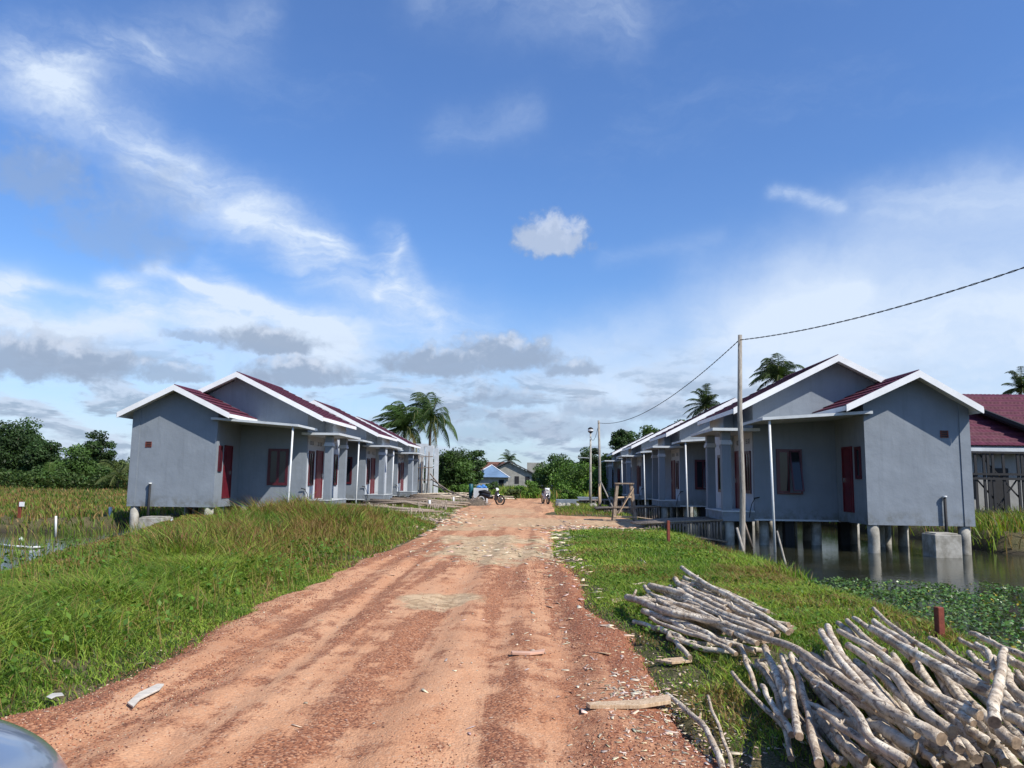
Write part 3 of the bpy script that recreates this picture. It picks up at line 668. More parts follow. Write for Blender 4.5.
def opening(root, mx, plane, c, a0, a1, z0, z1, kind='window', panes=2, fr=.05, proud=.045, open_=None):
    """plane 'x' : set in a wall of constant x (c = face, facing -x); plane 'y' : wall of constant y facing -y"""
    def bx(mb, u0, u1, w0, w1, d0, d1):
        if plane == 'x': mb.box(c - d1, c - d0, u0, u1, w0, w1)
        else: mb.box(u0, u1, c - d1, c - d0, w0, w1)
    if kind == 'window':
        mb = MB(mx); bx(mb, a0, a0 + fr, z0, z1, -.01, proud); bx(mb, a1 - fr, a1, z0, z1, -.01, proud); bx(mb, a0 + fr, a1 - fr, z1 - fr, z1, -.01, proud); bx(mb, a0 + fr, a1 - fr, z0, z0 + fr, -.01, proud)
        w_ = mb.build('window', M['maroon'], root)
        u = [a0 + fr + (a1 - a0 - 2 * fr) * k / panes for k in range(panes + 1)]
        for k in range(panes):
            mb = MB(mx); s = .045; p0, p1 = u[k] + .004, u[k + 1] - .004; q0, q1 = z0 + fr + .004, z1 - fr - .004
            bx(mb, p0, p0 + s, q0, q1, 0.002, .032); bx(mb, p1 - s, p1, q0, q1, .002, .032); bx(mb, p0 + s, p1 - s, q1 - s, q1, .002, .032); bx(mb, p0 + s, p1 - s, q0, q0 + s, .002, .032)
            sh = mb.build('sash', M['maroon'], w_)
            mb = MB(mx); bx(mb, p0 + s, p1 - s, q0 + s, q1 - s, .008, .016); gl = mb.build('pane', M['glass'], w_)
            if open_ == k and plane == 'y':      # top-hung leaf standing ajar
                for o in (sh, gl):
                    hz = q1; o.location = Vector((0, 0, 0)); A = Matrix.Translation((0, c, hz)) @ Matrix.Rotation(R(-14), 4, 'X') @ Matrix.Translation((0, -c, -hz)); o.matrix_local = A
        return w_
    mb = MB(mx); bx(mb, a0 - fr, a0, z0, z1 + fr, -.01, proud); bx(mb, a1, a1 + fr, z0, z1 + fr, -.01, proud); bx(mb, a0, a1, z1, z1 + fr, -.01, proud); 
    bx(mb, a0, a1, z0, z1, 0.0, .02)
    for k in range(3):
        h = (z1 - z0) / 3; bx(mb, a0 + .1, a1 - .1, z0 + h * k + .08, z0 + h * (k + 1) - .05, .02, .028)
    d_ = mb.build('door', M['door'], root)
    mb = MB(mx); bx(mb, a1 - .09, a1 - .06, (z0 + z1) / 2 - .07, (z0 + z1) / 2 + .07, .022, .06); mb.build('handle', M['chrome'], d_)
    return d_
def vents(root, mx, plane, c, cs, z, sz=.17):
    for u in cs:
        mb = MB(mx)
        def bx(u0, u1, w0, w1, d0, d1, mi=0):
            if plane == 'x': mb.box(c - d1, c - d0, u0, u1, w0, w1, mi)
            else: mb.box(u0, u1, c - d1, c - d0, w0, w1, mi)
        bx(u - sz / 2, u + sz / 2, z - sz / 2, z + sz / 2, 0, .008, 1)
        for k in range(4): bx(u - sz / 2, u + sz / 2, z - sz / 2 + k * sz / 3.4 , z - sz / 2 + k * sz / 3.4 + .018, .008, .018)
        for e in (-1, 1): bx(u + e * sz / 2 - .01, u + e * sz / 2 + .01, z - sz / 2, z + sz / 2, .008, .02)
        mb.build('vent', [M['porch'], M['dark']], root)
def house(mx, label, group, S0, T0, vent_z, P):
    root = thing('stilt_house', label, 'house', (mx * S0, T0, 0), group)
    zb = .44; W = 5.0; D = 4.55; xr = P['xr']; zr = 5.45; xt0 = -.72; zt = 3.78; xt1 = 2 * P['xr'] + .72
    sl = (zr - zt) / (xr - xt0); zw = zr - .09 - sl * xr      # wall top under the slope at x = 0 and x = W
    # main body with its gables; the living room stands .33 m proud of the road wall
    mb = MB(mx)
    gp = [(0, 0, zb), (W, 0, zb), (W, 0, zw), (xr, 0, zr - .09), (0, 0, zw)]
    mb.prism(gp, (0, D, 0)); mb.build('wall', M['wall'], root)
    mb = MB(mx); mb.box(-.012, .0 - .001, .12, 2.4, .7, 3.2); mb.build('porch_wall', M['porch'], root)
    mb = MB(mx); mb.box(-.33, -.002, 2.45, D, zb, zw - .16); mb.build('room_front', M['porch'], root)
    # bump towards the camera
    b0, b1, bx_, bt0, bt1 = P['b']; by = -2.15; bz = 4.68; btz = 3.7; W = 2 * P['xr']
    s2 = (bz - btz) / (bx_ - bt0)
    mb = MB(mx); za = bz - .09 - s2 * (bx_ - b0); zc = bz - .09 - s2 * (b1 - bx_)
    mb.prism([(b0, by, zb), (b1, by, zb), (b1, by, zc), (bx_, by, bz - .09), (b0, by, za)], (0, -by - .002, 0)); mb.build('side_wing', M['wall'], root)
    if True:
        mb = MB(mx); mb.box(b1 - .26, b1 + .02, by - .025, by - .001, zb, zc + .05); mb.build('pilaster', M['wall'], root)
    gable_roof(root, mx, xr, zr, xt0, zt, xt1, zt, -.5, 4.72)
    gable_roof(root, mx, bx_, bz, bt0, btz, bt1, btz - .02, by - .5, -.03 if False else -.02, far_barge=False)
    # canopy between bump and porch, its post
    mb = MB(mx); mb.prism([(-.38, by - .22, 3.30), (-.38, by - .22, 3.38), (b0 + .12, by - .22, 3.60), (b0 + .12, by - .22, 3.52)], (0, -.003 - by + .22, 0))
    # (runs along the bump's side, butting on the main wall)
    mb.v = [(p[0] if abs(p[0]) < 2.3 or p[1] < by - .01 else mx * (b0 - .003), p[1], p[2]) for p in mb.v]
    mb2 = MB(mx); mb2.prism([(-.38, by - .22, 3.30), (-.38, by - .22, 3.38), (b0 - .004, by - .22, 3.59), (b0 - .004, by - .22, 3.51)], (0, -.003 - by + .22, 0)); mb2.box(b0 - .003, b0 + .17, by - .22, by - .003, 3.513, 3.593); mb2.build('canopy', M['slab'], root)
    mb = MB(mx); mb.tube([(-.16, by - .1, 3.32), (-.1, by - .12, WZ - .5)], .035, 10); mb.build('canopy_post', M['pvc'], root)
    # openings
    opening(root, mx, 'y', 0, .68, 1.46, 1.22, 2.6, 'window', 2, open_=1 if mx > 0 else None)
    o_ = 0 if mx > 0 else -.2; opening(root, mx, 'x', b0, -1.22 + o_, -.6 + o_, .74, 2.6, 'door'); opening(root, mx, 'x', b0, -1.88 + o_ * .4, -1.5 + o_ * .9, 1.7, 2.62, 'window', 1)
    opening(root, mx, 'x', -.012, .28, .9, 1.22, 2.55, 'window', 2); opening(root, mx, 'x', -.012, 1.28, 2.1, .7, 2.55, 'door')
    opening(root, mx, 'x', -.33, 2.75, 3.25, 1.22, 2.5, 'window', 1)
    vents(root, mx, 'x', -.012, (.45, .73, 1.5, 1.85), 2.86); vents(root, mx, 'x', -.33, (3.0,), 2.8)
    vents(root, mx, 'y', by, (b0 + P['vent'],), vent_z, .2)
    root_v = CH[root.name][-1]; root_v.data.materials[0] = M['rust']
    # porch: floor, plinth face, pillars with capitals, slab over it
    mb = MB(mx); mb.box(-.98, -.004, .0, 2.44, zb - .06, .66); mb.build('porch_base', M['wall'], root)
    mb = MB(mx); mb.box(-1.0, -.014, -.02, 2.44, .661, .70); mb.build('porch_floor', M['slab'], root)
    for yy in (.0, 2.12):
        mb = MB(mx); mb.box(-.97, -.7, yy, yy + .26, .701, 3.12); p_ = mb.build('pillar', M['wall'], root)
        mb = MB(mx); mb.box(-1.01, -.66, yy - .04, yy + .3, 2.72, 2.8); mb.box(-.99, -.68, yy - .02, yy + .28, 2.802, 2.86); mb.build('capital', M['porch'], p_)
    mb = MB(mx); mb.box(-1.33, -.335, -.4, 3.1, 3.125, 3.21); mb.box(-.334, .1, -.4, -.003, 3.125, 3.21); mb.box(-.334, -.016, .0, 2.44, 3.125, 3.21); mb.build('porch_canopy', M['slab'], root)
    # floor beam edge, stilts
    mb = MB(mx); mb.box(-.02, W - .0, -.02, -.003, zb - .03, zb + .02); mb.build('floor_edge', M['slab'], root)
    for (x, y, r) in ((b0 + .2, by + .17, .155), (b1 - .2, by + .17, .155), (b0 + 1.3, by + 2.3, .13), (b1 - .9, by + 3.4, .13), (.35, .35, .15), (-.75, .2, .15), (2.0, .5, .15), (-.75, 2.2, .15), (.4, 2.4, .15), (2.4, 2.5, .15), (.4, 4.3, .15), (2.5, 4.3, .15), (4.7, 4.3, .15), (4.7, .6, .15), (1.2, 1.6, .13), (3.4, 1.2, .13)):
        mb = MB(mx); mb.tube([(x, y, WZ - .6), (x, y, WZ + .05), (x + .01, y, 0.05), (x, y, zb - .001)], [r, r * 1.02, r * .98, r], 14); mb.build('stilt', M['conc'], root)
    for (x, y) in ((1.1, .35), (3.0, .9), (1.7, 3.3)):
        mb = MB(mx); mb.box(x - .14, x + .14, y - .14, y + .14, WZ - .5, zb - .002); mb.build('square_stilt', M['tar'], root)
    # drain pipe on the bump, small tap pipe by the porch
    mb = MB(mx); px_ = b0 + P['pipe']; mb.tube([(px_, by - .08, WZ - .2), (px_, by - .08, 1.22)], .04, 10); q = mb.build('drain_pipe', M['dark'], root)
    mb = MB(mx); mb.tube([(px_, by - .08, 1.222), (px_, by - .08, 1.27)], .06, 10); mb.build('pipe_cap', M['pvc'], q)
    mb = MB(mx); mb.tube([(-.2, -.06, .5), (-.12, -.06, .9), (.0, -.06, 1.1)], .012, 6); mb.tube([(-.05, -.06, 1.08), (.12, -.09, 1.12)], .02, 6); mb.build('tap_pipe', M['dark'], root)
    return root
hr = house(1, 'nearest grey house on stilts right of the dirt road, one window leaf ajar', 'grey stilt houses right of the road', 6.63, 24.1, 2.98, dict(xr=2.5, b=(2.5, 5.38, 3.86, 1.83, 5.53), vent=2.2, pipe=2.08))
for T, lab in ((36.6, 'second grey stilt house in the right row, reached by the farther stick footbridge'), (50.2, 'third grey stilt house in the right row, behind the wooden trestle'), (63, 'farthest grey stilt house at the end of the right row')):
    c = copy_tree(hr); c.location.y = T; c['label'] = lab
hl = house(-1, 'nearest grey stilt house left of the dirt road, behind the tall grass', 'grey stilt houses left of the road', 8.85, 29.1, 2.62, dict(xr=2.68, b=(2.58, 5.64, 4.02, 1.98, 5.98), vent=2.45, pipe=2.26))
for T, S, lab in ((39.6, 8.95, 'middle grey stilt house of the left row'), (50.0, 9.2, 'farthest finished grey house of the left row, next to the unfinished white frame')):
    c = copy_tree(hl); c.location = (-S, T, 0); c['label'] = lab
# concrete boxes by the walls
def cbox(x0, x1, y0, y1, z1, label):
    t = thing('concrete_tank', label, 'concrete tank', ((x0 + x1) / 2, (y0 + y1) / 2, WZ))
    w_, d_ = (x1 - x0) / 2, (y1 - y0) / 2; h = z1 - WZ
    MB().box(-w_, w_, -d_, d_, -.4, h).build('tank_body', M['conc'], t, bevel=.02)
    MB().box(-w_ + .06, w_ - .06, -d_ + .06, d_ - .06, h + .0015, h + .03).build('lid', M['conc'], t, bevel=.008)
cbox(10.42, 11.12, 20.95, 21.65, .27, 'square concrete tank standing in the pond under the right house')
cbox(-13.35, -12.55, 25.6, 26.4, .12, 'squat concrete tank beside the front stilt of the left house')
# unfinished frame behind the left row
t = thing('unfinished_house', 'unfinished white concrete frame house with timber props at the end of the left row', 'building site', (at(432, 479, 56.8).x - .78, 57.0, 0))
for (x, y) in ((-.05, 0), (.62, 0), (-.05, 3.2), (.62, 3.2), (-3.5, 0), (-3.5, 3.2)):
    MB().box(x - .16, x + .16, y - .16, y + .16, .4, 3.9).build('column', M['slab'], t)
MB().box(-3.66, .4, -.14, .14, 3.901, 4.1).build('beam', M['slab'], t); MB().box(-3.66, .4, 3.04, 3.36, 3.901, 4.1).build('beam', M['slab'], t)
MB().box(-3.7, 1.3, -.3, 3.5, .2, .398).build('floor_slab', M['conc'], t)
MB().box(-3.34, -.22, -.1, .05, .4, 3.2).build('wall', M['slab'], t); MB().box(.115, .455, -.08, .06, .4, 1.2).build('wall', M['slab'], t)
for k in range(9):
    a = (-.7 + k * .17, -.5 - (k % 3) * .12, .2); MB().beam(a, (a[0] + .1 * math.sin(k * 2.1), a[1] + .05, 3.3 + .2 * math.sin(k)), .06).build('prop', M['stick'], t)
for z in (1.4, 2.3, 3.1): MB().beam((-1, -.62, z), (.9, -.66, z + .05), .06).build('crossbar', M['stick'], t)
for k in range(3): MB().beam((.7 + .1 * k, -.6, 1.9 - k * .4), (2.4 + .8 * k, -2.4 - .9 * k, .2), .07).build('brace', M['stick'], t)

# ------------------------------------------------------------------ stick footbridges
def footbridge(label, x0, x1, y0, y1, z0, z1, group, mx=1, fence=True, low0=.12, low1=-.25, nst=24, zsag=0):
    t = thing('stick_footbridge', label, 'footbridge', (x0, y0, 0), group); Lx = x1 - x0
    mb = MB(); n = int((y1 - y0) / .085)
    for k in range(n):
        y = k * (y1 - y0) / n + random.uniform(0, .02); r = random.uniform(.025, .04); e0 = random.uniform(-.35, .1); e1 = random.uniform(-.05, .1)
        mb.tube([(e0, y, z0 + random.uniform(-.01, .03)), (Lx * .5, y + random.uniform(-.03, .03), (z0 + z1) / 2 + random.uniform(-.02, .03)), (Lx + e1, y, z1 + random.uniform(-.01, .02))], [r, r * .95, r * .8], 6, 0, 1)
    mb.build('deck', [M['stick'], M['endgrain']], t)
    for k in range(5):
        mb = MB(); x = Lx * (k + .5) / 5; z = z0 + (z1 - z0) * (k + .5) / 5 - .07; mb.tube([(x, -.1, z), (x, y1 - y0 + .1, z)], .04, 7); mb.build('bearer', M['stick'], t)
        for yy in (.05, y1 - y0 - .1):
            mb = MB(); mb.tube([(x, yy, -1.0), (x + .02, yy, z)], .05, 7); mb.build('leg', M['stick'], t)
    if fence:
        mb = MB(); mb.tube([(-.2, -.12, z0 + .03), (Lx * .5, -.13, (z0 + z1) / 2 + .05), (Lx + .05, -.12, z1 + .03)], .03, 7); mb.build('rail', M['wood'], t)
        mb = MB(); mb.tube([(-.1, -.14, low0), (Lx + .15, -.15, low1)], .03, 7); mb.build('rail', M['wood'], t)
        for k in range(nst):
            u = (k + .6) / nst; x = u * Lx; zt_ = z0 + (z1 - z0) * u + random.uniform(-.02, .04); zl = low0 + (low1 - low0) * u + random.uniform(-.1, -.02)
            mb = MB(); mb.tube([(x + random.uniform(-.02, .02), -.07, zl), (x, -.07, zt_)], random.uniform(.018, .034), 6, 0, 1); mb.build('stake', [M['stick'], M['endgrain']], t)
    return t
footbridge('nearer stick footbridge with a stake wall, leading to the porch of the nearest right house', 3.35, 5.62, 24.25, 26.6, .22, .38, 'stick footbridges')
footbridge('farther stick footbridge leading to the porch of the second right house', 3.0, 5.62, 36.4, 38.6, .25, .38, 'stick footbridges')
footbridge('third small stick footbridge of the right row, behind the trestle', 2.8, 5.62, 50.2, 52.0, .25, .38, 'stick footbridges', fence=False)
def messy_bridge(label, y0, y1, x0, x1, seed):
    random.seed(seed); t = thing('pole_jetty', label, 'jetty', (x0, y0, 0), 'rough pole jetties left of the road'); L = x1 - x0
    for k in range(14):
        y = (y1 - y0) * k / 13 + random.uniform(-.2, .2); e = random.uniform(-1.4, .7); r = random.uniform(.035, .06)
        mb = MB(); mb.tube([(random.uniform(-.3, .3), y, .34 + random.uniform(-.08, .16)), (L * .5, y + random.uniform(-.15, .15),   .3 + random.uniform(-.08, .16)), (L + e, y + random.uniform(-.3, .3), .14 + random.uniform(0, .16))], [r, r * .9, r * .7], 7, 0, 1); mb.build('pole', [M['wood'] if k % 3 else M['stick'], M['endgrain']], t)
    for k in range(26):
        x = L * random.random(); mb = MB(); mb.tube([(x, -.3, -.3), (x + random.uniform(-.15, .15), -.25, .34)], random.uniform(.02, .035), 6); mb.build('stake', M['stick'], t)
    for k in range(5):
        x = L * (k + .3) / 5; mb = MB(); mb.tube([(x, -.4, .12), (x + random.uniform(-.2, .2), y1 - y0 + .4, .12)], .05, 7); mb.build('bearer', M['stick'], t)
        for yy in (-.2, y1 - y0 + .2):
            mb = MB(); mb.tube([(x, yy, -.9), (x, yy, .3 + random.uniform(-.1, .15))], .045, 7); mb.build('leg', M['stick'], t)
    return t
messy_bridge('nearest rough pole jetty from the road to the nearest left house', 30.2, 32.0, -8.2, -4.4, 3)
messy_bridge('second rough pole jetty, leading to the middle left house', 36.5, 38.6, -8.2, -4.3, 4)
messy_bridge('third rough pole jetty, between the middle and farthest left houses', 41.5, 43.4, -8.2, -4.4, 5)
messy_bridge('farthest rough pole jetty beside the timber heap', 49.5, 51.5, -8.4, -4.6, 6)
random.seed(11)
def pole_thing(name, label, cat, pts, rad, m, group=None, n=8, capm=None):
    base = Vector(pts[0]); mb = MB(); mb.tube([Vector(p) - base for p in pts], rad, n, 0, 1 if capm else None)
    o = mb.build(name, [m, capm] if capm else m, None, base); tag(o, label, cat, group); return o
# heap of timber at the far end of the left row
for k in range(16):
    x = random.uniform(-7.2, -3.6); y = random.uniform(53, 57.5); a = random.uniform(-.5, .5); L = random.uniform(1.2, 2.2); z = .1 + .05 * (k % 8)
    pole_thing('timber_pole', 'weathered pole in the timber heap beside the unfinished white frame', 'timber pole', [(x - L * math.cos(a), y - L * math.sin(a), z), (x, y, z + .07), (x + L * math.cos(a), y + L * math.sin(a), z - .02)], [.06, .055, .045], M['bark'] if k % 2 else M['stick'], 'timber heap on the left', 7, M['endgrain'])
# long pole across the left jetties
pole_thing('long_pole', 'long thin pale pole lying crooked over the grass by the nearest left jetty', 'pole', [onz(342, 527, .18), onz(352, 521, .3), onz(378, 515, .32), onz(387, 511, .45)], [.035, .04, .035, .03], M['pole'])
pole_thing('white_stake', 'white stake standing in front of the nearest left jetty', 'stake', [at(387, 523.5, 27.2), at(387, 511, 27.2)], .045, M['pvc'], 'white marker stakes', 8)
pole_thing('white_stake', 'white stake at the timber jetty nearest the unfinished frame, taller', 'stake', [at(429.5, 508, 37.5), at(429.5, 500, 37.5)], .06, M['pvc'], 'white marker stakes', 8)
pole_thing('white_stake', 'white stake farthest along the left road edge, by the timber heap', 'stake', [at(453.5, 505, 43), at(453.5, 497, 43)], .05, M['pvc'], 'white marker stakes', 8)
pole_thing('white_stake', 'white stake standing in the marsh left of the houses, nearest', 'stake', [at(55.5, 537, 21.5), at(56, 516, 21.5)], .03, M['pvc'], 'white marker stakes', 8)
pole_thing('white_stake', 'thick white stake in the marsh just left of the left house', 'stake', [at(110.5, 522, 28), at(110.5, 507, 28)], .06, M['pvc'], 'white marker stakes', 8)
pole_thing('white_pipe', 'white pipe leaning beside the concrete tank of the left house', 'pipe', [at(163, 535, 23), at(172, 519.5, 24.0)], .035, M['pvc'])
pole_thing('floating_pipe', 'pale pipe lying curved on the marsh water at the left edge', 'pipe', [onz(-12, 543, WZ + .03), onz(10, 546, WZ + .04), onz(30, 547.5, WZ + .04), onz(43, 547, WZ + .03)], .03, M['pvc'])
t = thing('marker_post', 'reddish marker post with a white tag in the left marsh', 'post', at(18, 530, 25.5))
MB().box(-.05, .05, -.04, .04, -.4, .95).build('post', M['rust'], t, bevel=.008)
MB().box(-.0, .17, -.06, -.041, .78, .93).build('tag_plate', M['white'], t)
b = MB(); b.tube([(-.07, 0, .0), (0, 0, .06), (.07, 0, .0)], [.035, .06, .035], 10); tag(b.build('white_jar', M['pvc'], None, onz(21, 541, WZ)), 'small white jug floating in the marsh water', 'jug')
# posts on the right verge
def board_post(name, label, p, h, w_, d_, mt, lean=0):
    t = MB().box(-w_ / 2, w_ / 2, -d_ / 2, d_ / 2, -.3, h).build(name, mt, None, p, bevel=.006); t.rotation_euler = (0, lean, .2); return tag(t, label, 'post')
board_post('red_post', 'red brown square post behind the log pile, in front of the water plants', Vector((at(940, 640, 7.95).x, 7.95, -.1)), .46, .07, .07, M['rust'], .01)
board_post('red_post', 'small red brown post on the grass in front of the stake wall', at(668.5, 545, 19.0), .58, .07, .06, M['rust'])
# utility poles and cables
P1b = at(742, 561, 18.0); P1t = at(740, 335, 18.0)
ctrl = [P1b + Vector((0, 0, -.6)), P1b, P1b.lerp(P1t, .3) + Vector((.03, 0, 0)), P1b.lerp(P1t, .65) + Vector((-.02, 0, 0)), P1t]
pole_thing('utility_pole', 'tall bare wooden pole carrying the cable at the pond edge', 'pole', ctrl, [.075, .07, .065, .058, .048], M['pole'], 'wooden cable poles', 10, M['endgrain'])
P2b = at(600, 511, 39.5); P2t = at(598.7, 420.5, 39.5)
pole_thing('utility_pole', 'thin pale pole farther up the road, beside the wooden trestle', 'pole', [P2b + Vector((0, 0, -.4)), P2b, P2b.lerp(P2t, .5) + Vector((.02, 0, 0)), P2t], [.085, .08, .065, .055], M['pole'], 'wooden cable poles', 9, M['endgrain'])
pole_thing('strut', 'pale strut leaning against the thin pole by the trestle', 'strut', [at(613, 508, 37.5), at(600.5, 481, 39.4)], [.04, .03], M['pole'], None, 7)
pole_thing('prop_stick', 'short pale board strapped to the foot of the thin pole', 'board', [at(599.3, 508, 39.3), at(599.3, 484, 39.38)], [.07, .05], M['plank'], None, 6)
pole_thing('prop_stick', 'pale stick leaning against the foot of the tall cable pole', 'stick', [at(746.5, 563, 17.3), at(737, 528, 17.8)], [.035, .03], M['pole'], 'leaning sticks at the pond edge', 7)
pole_thing('prop_stick', 'darker stick leaning behind the foot of the tall cable pole', 'stick', [at(752, 548, 18.6), at(743, 519, 18.1)], [.035, .03], M['stick'], 'leaning sticks at the pond edge', 7)
pole_thing('prop_stick', 'crooked stick standing right of the white canopy post', 'stick', [at(789, 582, 15.3), at(785, 562, 15.4), at(777, 531, 15.6)], [.025, .022, .018], M['pole'], 'leaning sticks at the pond edge', 7)
P3 = Vector((8.6, 6.5, 0)); P3t = Vector((8.6, 6.5, 6.3))
def cable(label, a, b, sag, r=.009, n=60):
    pts = []; L = (b - a).length
    for i in range(n + 1):
        u = i / n; p = a.lerp(b, u); p.z -= sag * 4 * u * (1 - u); pts.append(p)
    mb = MB(); base = a.copy()
    if r > .006 and r < .0095:                        # two twisted cores
        for ph in (0, math.pi):
            q = []
            m_ = int(L / .06)
            for i in range(m_ + 1):
                u = i / m_; p = a.lerp(b, u); p.z -= sag * 4 * u * (1 - u); an = u * L * 2 * math.pi / .45 + ph
                q.append(p - base + Vector((math.cos(an) * .35, .2 * math.cos(an), math.sin(an))) * r * 1.0)
            mb.tube(q, r * .75, 5)
    else: mb.tube([p - base for p in pts], r, 5)
    tag(mb.build('power_cable', M['tar'], None, base), label, 'cable', 'overhead cables')
ca = P1t + Vector((-.02, 0, -.12))
tgt = at(1024, 256, 10.5)
endp = ca + (tgt - ca) * 1.55
cable('twisted black cable rising from the tall pole to the right edge of the picture', ca, endp + Vector((0, 0, .25)), .35, .0085)
cable('twisted black cable sagging from the tall pole to the thin far pole', ca, P2t + Vector((0, 0, -.12)), .62, .0085)
# street lamp on a pole
Lb = at(590.5, 503, 50); Lt = at(588, 433, 50)
t = thing('lamp_pole', 'slim metal lamp pole with a round lamp head, left of the thin wooden pole', 'lamp pole', (Lb.x, Lb.y, 0)); H = Lt.z
MB().tube([(0, 0, -.3), (0, 0, 1.6), (0, 0, H)], [.09, .08, .05], 10).build('pole', M['conc'], t)
MB().tube([(-.12, 0, H + .02), (-.16, 0, H + .14), (-.12, 0, H + .3), (-.03, 0, H + .36)] if False else [(0, 0, H), (0, 0, H + .08), (0, 0, H + .3), (0, 0, H + .38)], [.08, .17, .17, .05], 12).build('lamp_head', M['dark'], t)
MB().tube([(0, 0, H + .1), (0, 0, H + .22)], [.176, .176], 12).build('lens', M['pvc'], t)
MB().beam((0, 0, 3.0), (-.9, .1, 3.05), .04).build('arm', M['slab'], t); MB().beam((0, 0, H * .93), (.0, -.12, H * .93), .12, .2).build('junction_box', M['slab'], t)
cable('thin black wire from the thin far pole down to the lamp pole', P2t + Vector((0, 0, -.15)), Vector((Lb.x, Lb.y, H * .95)), .5, .012)
# trestle
t = thing('wooden_trestle', 'rough brown wooden trestle standing at the right road edge by the footbridge', 'trestle', (3.25, 29.6, .04)); 
for (x, y) in ((-.38, -.3), (.34, -.3), (-.36, .35), (.36, .35)): MB().beam((x * 1.15, y * 1.25, 0), (x * .72, y * .6, 1.4), .1, .06).build('leg', M['wood'], t)
MB().box(-.36, .34, -.26, .28, 1.401, 1.45).build('top', M['wood'], t)
MB().beam((-.28, -.35, .3), (.3, -.27, 1.25), .2, .03, roll=0).build('brace', M['plank'], t)
for z in (.2, .55): MB().beam((-.45, -.39 + z * .1, z), (.42, -.39 + z * .1, z - .02), .05, .06).build('rung', M['plank'] if z < .4 else M['wood'], t)
MB().beam((-.3, -.2, .9), (.3, .2, .92), .07, .05).build('rung', M['plank'], t); MB().beam((-.33, .36, .1), (-.26, .22, 1.38), .12, .03).build('side_board', M['wood'], t); MB().beam((-.4, .4, .35), (.4, .4, .38), .05, .06).build('rung', M['wood'], t)
# ------------------------------------------------------------------ far right house and its steel frame
t = thing('red_roofed_house', 'white walled house with a maroon tile roof at the right edge of the picture', 'house', (18.2, 35, 0))
MB().box(.3, 9, 0, 6, -.3, 3.0).build('wall', wall_mat('shaded_stained_render', (.27, .27, .26)), t)  # grey base has the white wall's shade painted in; streaks are stains
tile_slope(0, 0, 0, 0, 0, .5, 1, 'x', None) if False else None
def slope_y(x0, x1, y0, z0, y1, z1, rows, parent, skew=0):     # slope facing -y
    nx = int((x1 - x0) / .2 * 6); xs = np.linspace(x0, x1, nx); V = []; wave = .018 * np.abs(np.sin(np.pi * xs / .2)) ** .8
    L = math.hypot(y1 - y0, z1 - z0); uy, uz = (y1 - y0) / L, (z1 - z0) / L; ny_, nz_ = -abs(uz), abs(uy)
    for r in range(rows):
        for t_, h in ((r / rows, 0), ((r + .5) / rows, .035), ((r + 1) / rows, .085)):
            V.append(np.stack([xs + skew * t_ * (x1 - xs) / (x1 - x0), y0 + uy * L * t_ + ny_ * (h + wave), z0 + uz * L * t_ + nz_ * (h + wave)], 1))
    V = np.stack(V); a, b = V.shape[:2]; i = np.arange(a * b).reshape(a, b); q = np.stack([i[:-1, :-1], i[1:, :-1], i[1:, 1:], i[:-1, 1:]], -1).reshape(-1, 4)
    return npmesh('roof', V.reshape(-1, 3), q.ravel(), np.full(len(q), 4), M['roof'], None, parent)
slope_y(-.1, 9.3, 3.0, 5.6, -.6, 3.25, 8, t)
MB().prism([(-.1, 3.0, 5.55), (-.1, -.6, 3.2), (-.1, -.6, 3.05), (-.1, 3.0, 5.4)], (9.4, 0, 0)).build('roof_board', M['slab'], t)
MB().prism([(-.1, 3.0, 5.55), (-.1, 6.6, 3.2), (-.1, 6.6, 3.05), (-.1, 3.0, 5.4)], (9.4, 0, 0)).build('roof_board', M['roof'], t)
MB().box(-.12, 9.3, -.66, -.63, 2.98, 3.2).build('fascia_board', M['slab'], t)
MB().prism([(-.1, 2.91, 5.57), (-.1, 3.0, 5.68), (-.1, 3.09, 5.57)], (9.4, 0, 0)).build('ridge_cap', M['roof'], t)
slope_y(1.15, 9.3, 2.7, 5.95, -.9, 3.75, 8, t, 2.6)
MB().prism([(1.15, 2.7, 5.9), (9.3, 2.7, 5.9), (9.3, -.9, 3.7), (3.75, -.9, 3.7)], (0, .12, -.1)).build('roof_board', M['dark'], t)
MB().prism([(1.05, 2.68, 6.06), (3.65, -.92, 3.86), (3.65, -.92, 3.7), (1.05, 2.68, 5.9)], (.1, 0, 0)).build('barge_board', M['dark'], t)
for (x0, x1, z0, z1, m_) in ((1.75, 2.55, .3, 2.35, 'dark'), (.75, 1.2, 1.0, 2.1, 'glass'), (3.3, 4.2, 1.0, 2.2, 'glass')):
    MB().box(x0, x1, -.03, -.002, z0, z1).build('door' if m_ == 'dark' else 'window', M[m_ if m_ == 'dark' else 'glass'], t)
MB().box(-.2, 9.3, -1.6, -.01, -.3, .28).build('porch_floor', M['conc'], t)
t2 = thing('steel_frame', 'dark steel frame of posts and braces in front of the maroon roofed house', 'steel frame', (18.2, 33.1, 0))
for x in (.1, .45, .62, .82, 1.25, 1.85, 2.02, 2.5, 2.9, 3.3, 4.0, 5.2): MB().box(x - .05, x + .05, -.03, .03, .0, 2.93).build('post', M['dark'], t2)
for z in (2.96, 2.05, 1.86, .5): MB().box(-.1, 5.6, -.075, -.035, z - .045, z + .045).build('rail', M['dark'], t2)
for a, b in (((.3, 2.9), (1.85, 1.1)), ((2.05, 2.9), (3.6, 1.6)), ((3.6, 2.0), (2.4, .5)), ((2.9, .5), (4.0, 1.2)), ((.1, 1.9), (1.25, .5)), ((.82, .5), (1.85, 1.9))): MB().beam((a[0], .06, a[1]), (b[0], .06, b[1]), .05).build('brace', M['dark'], t2)
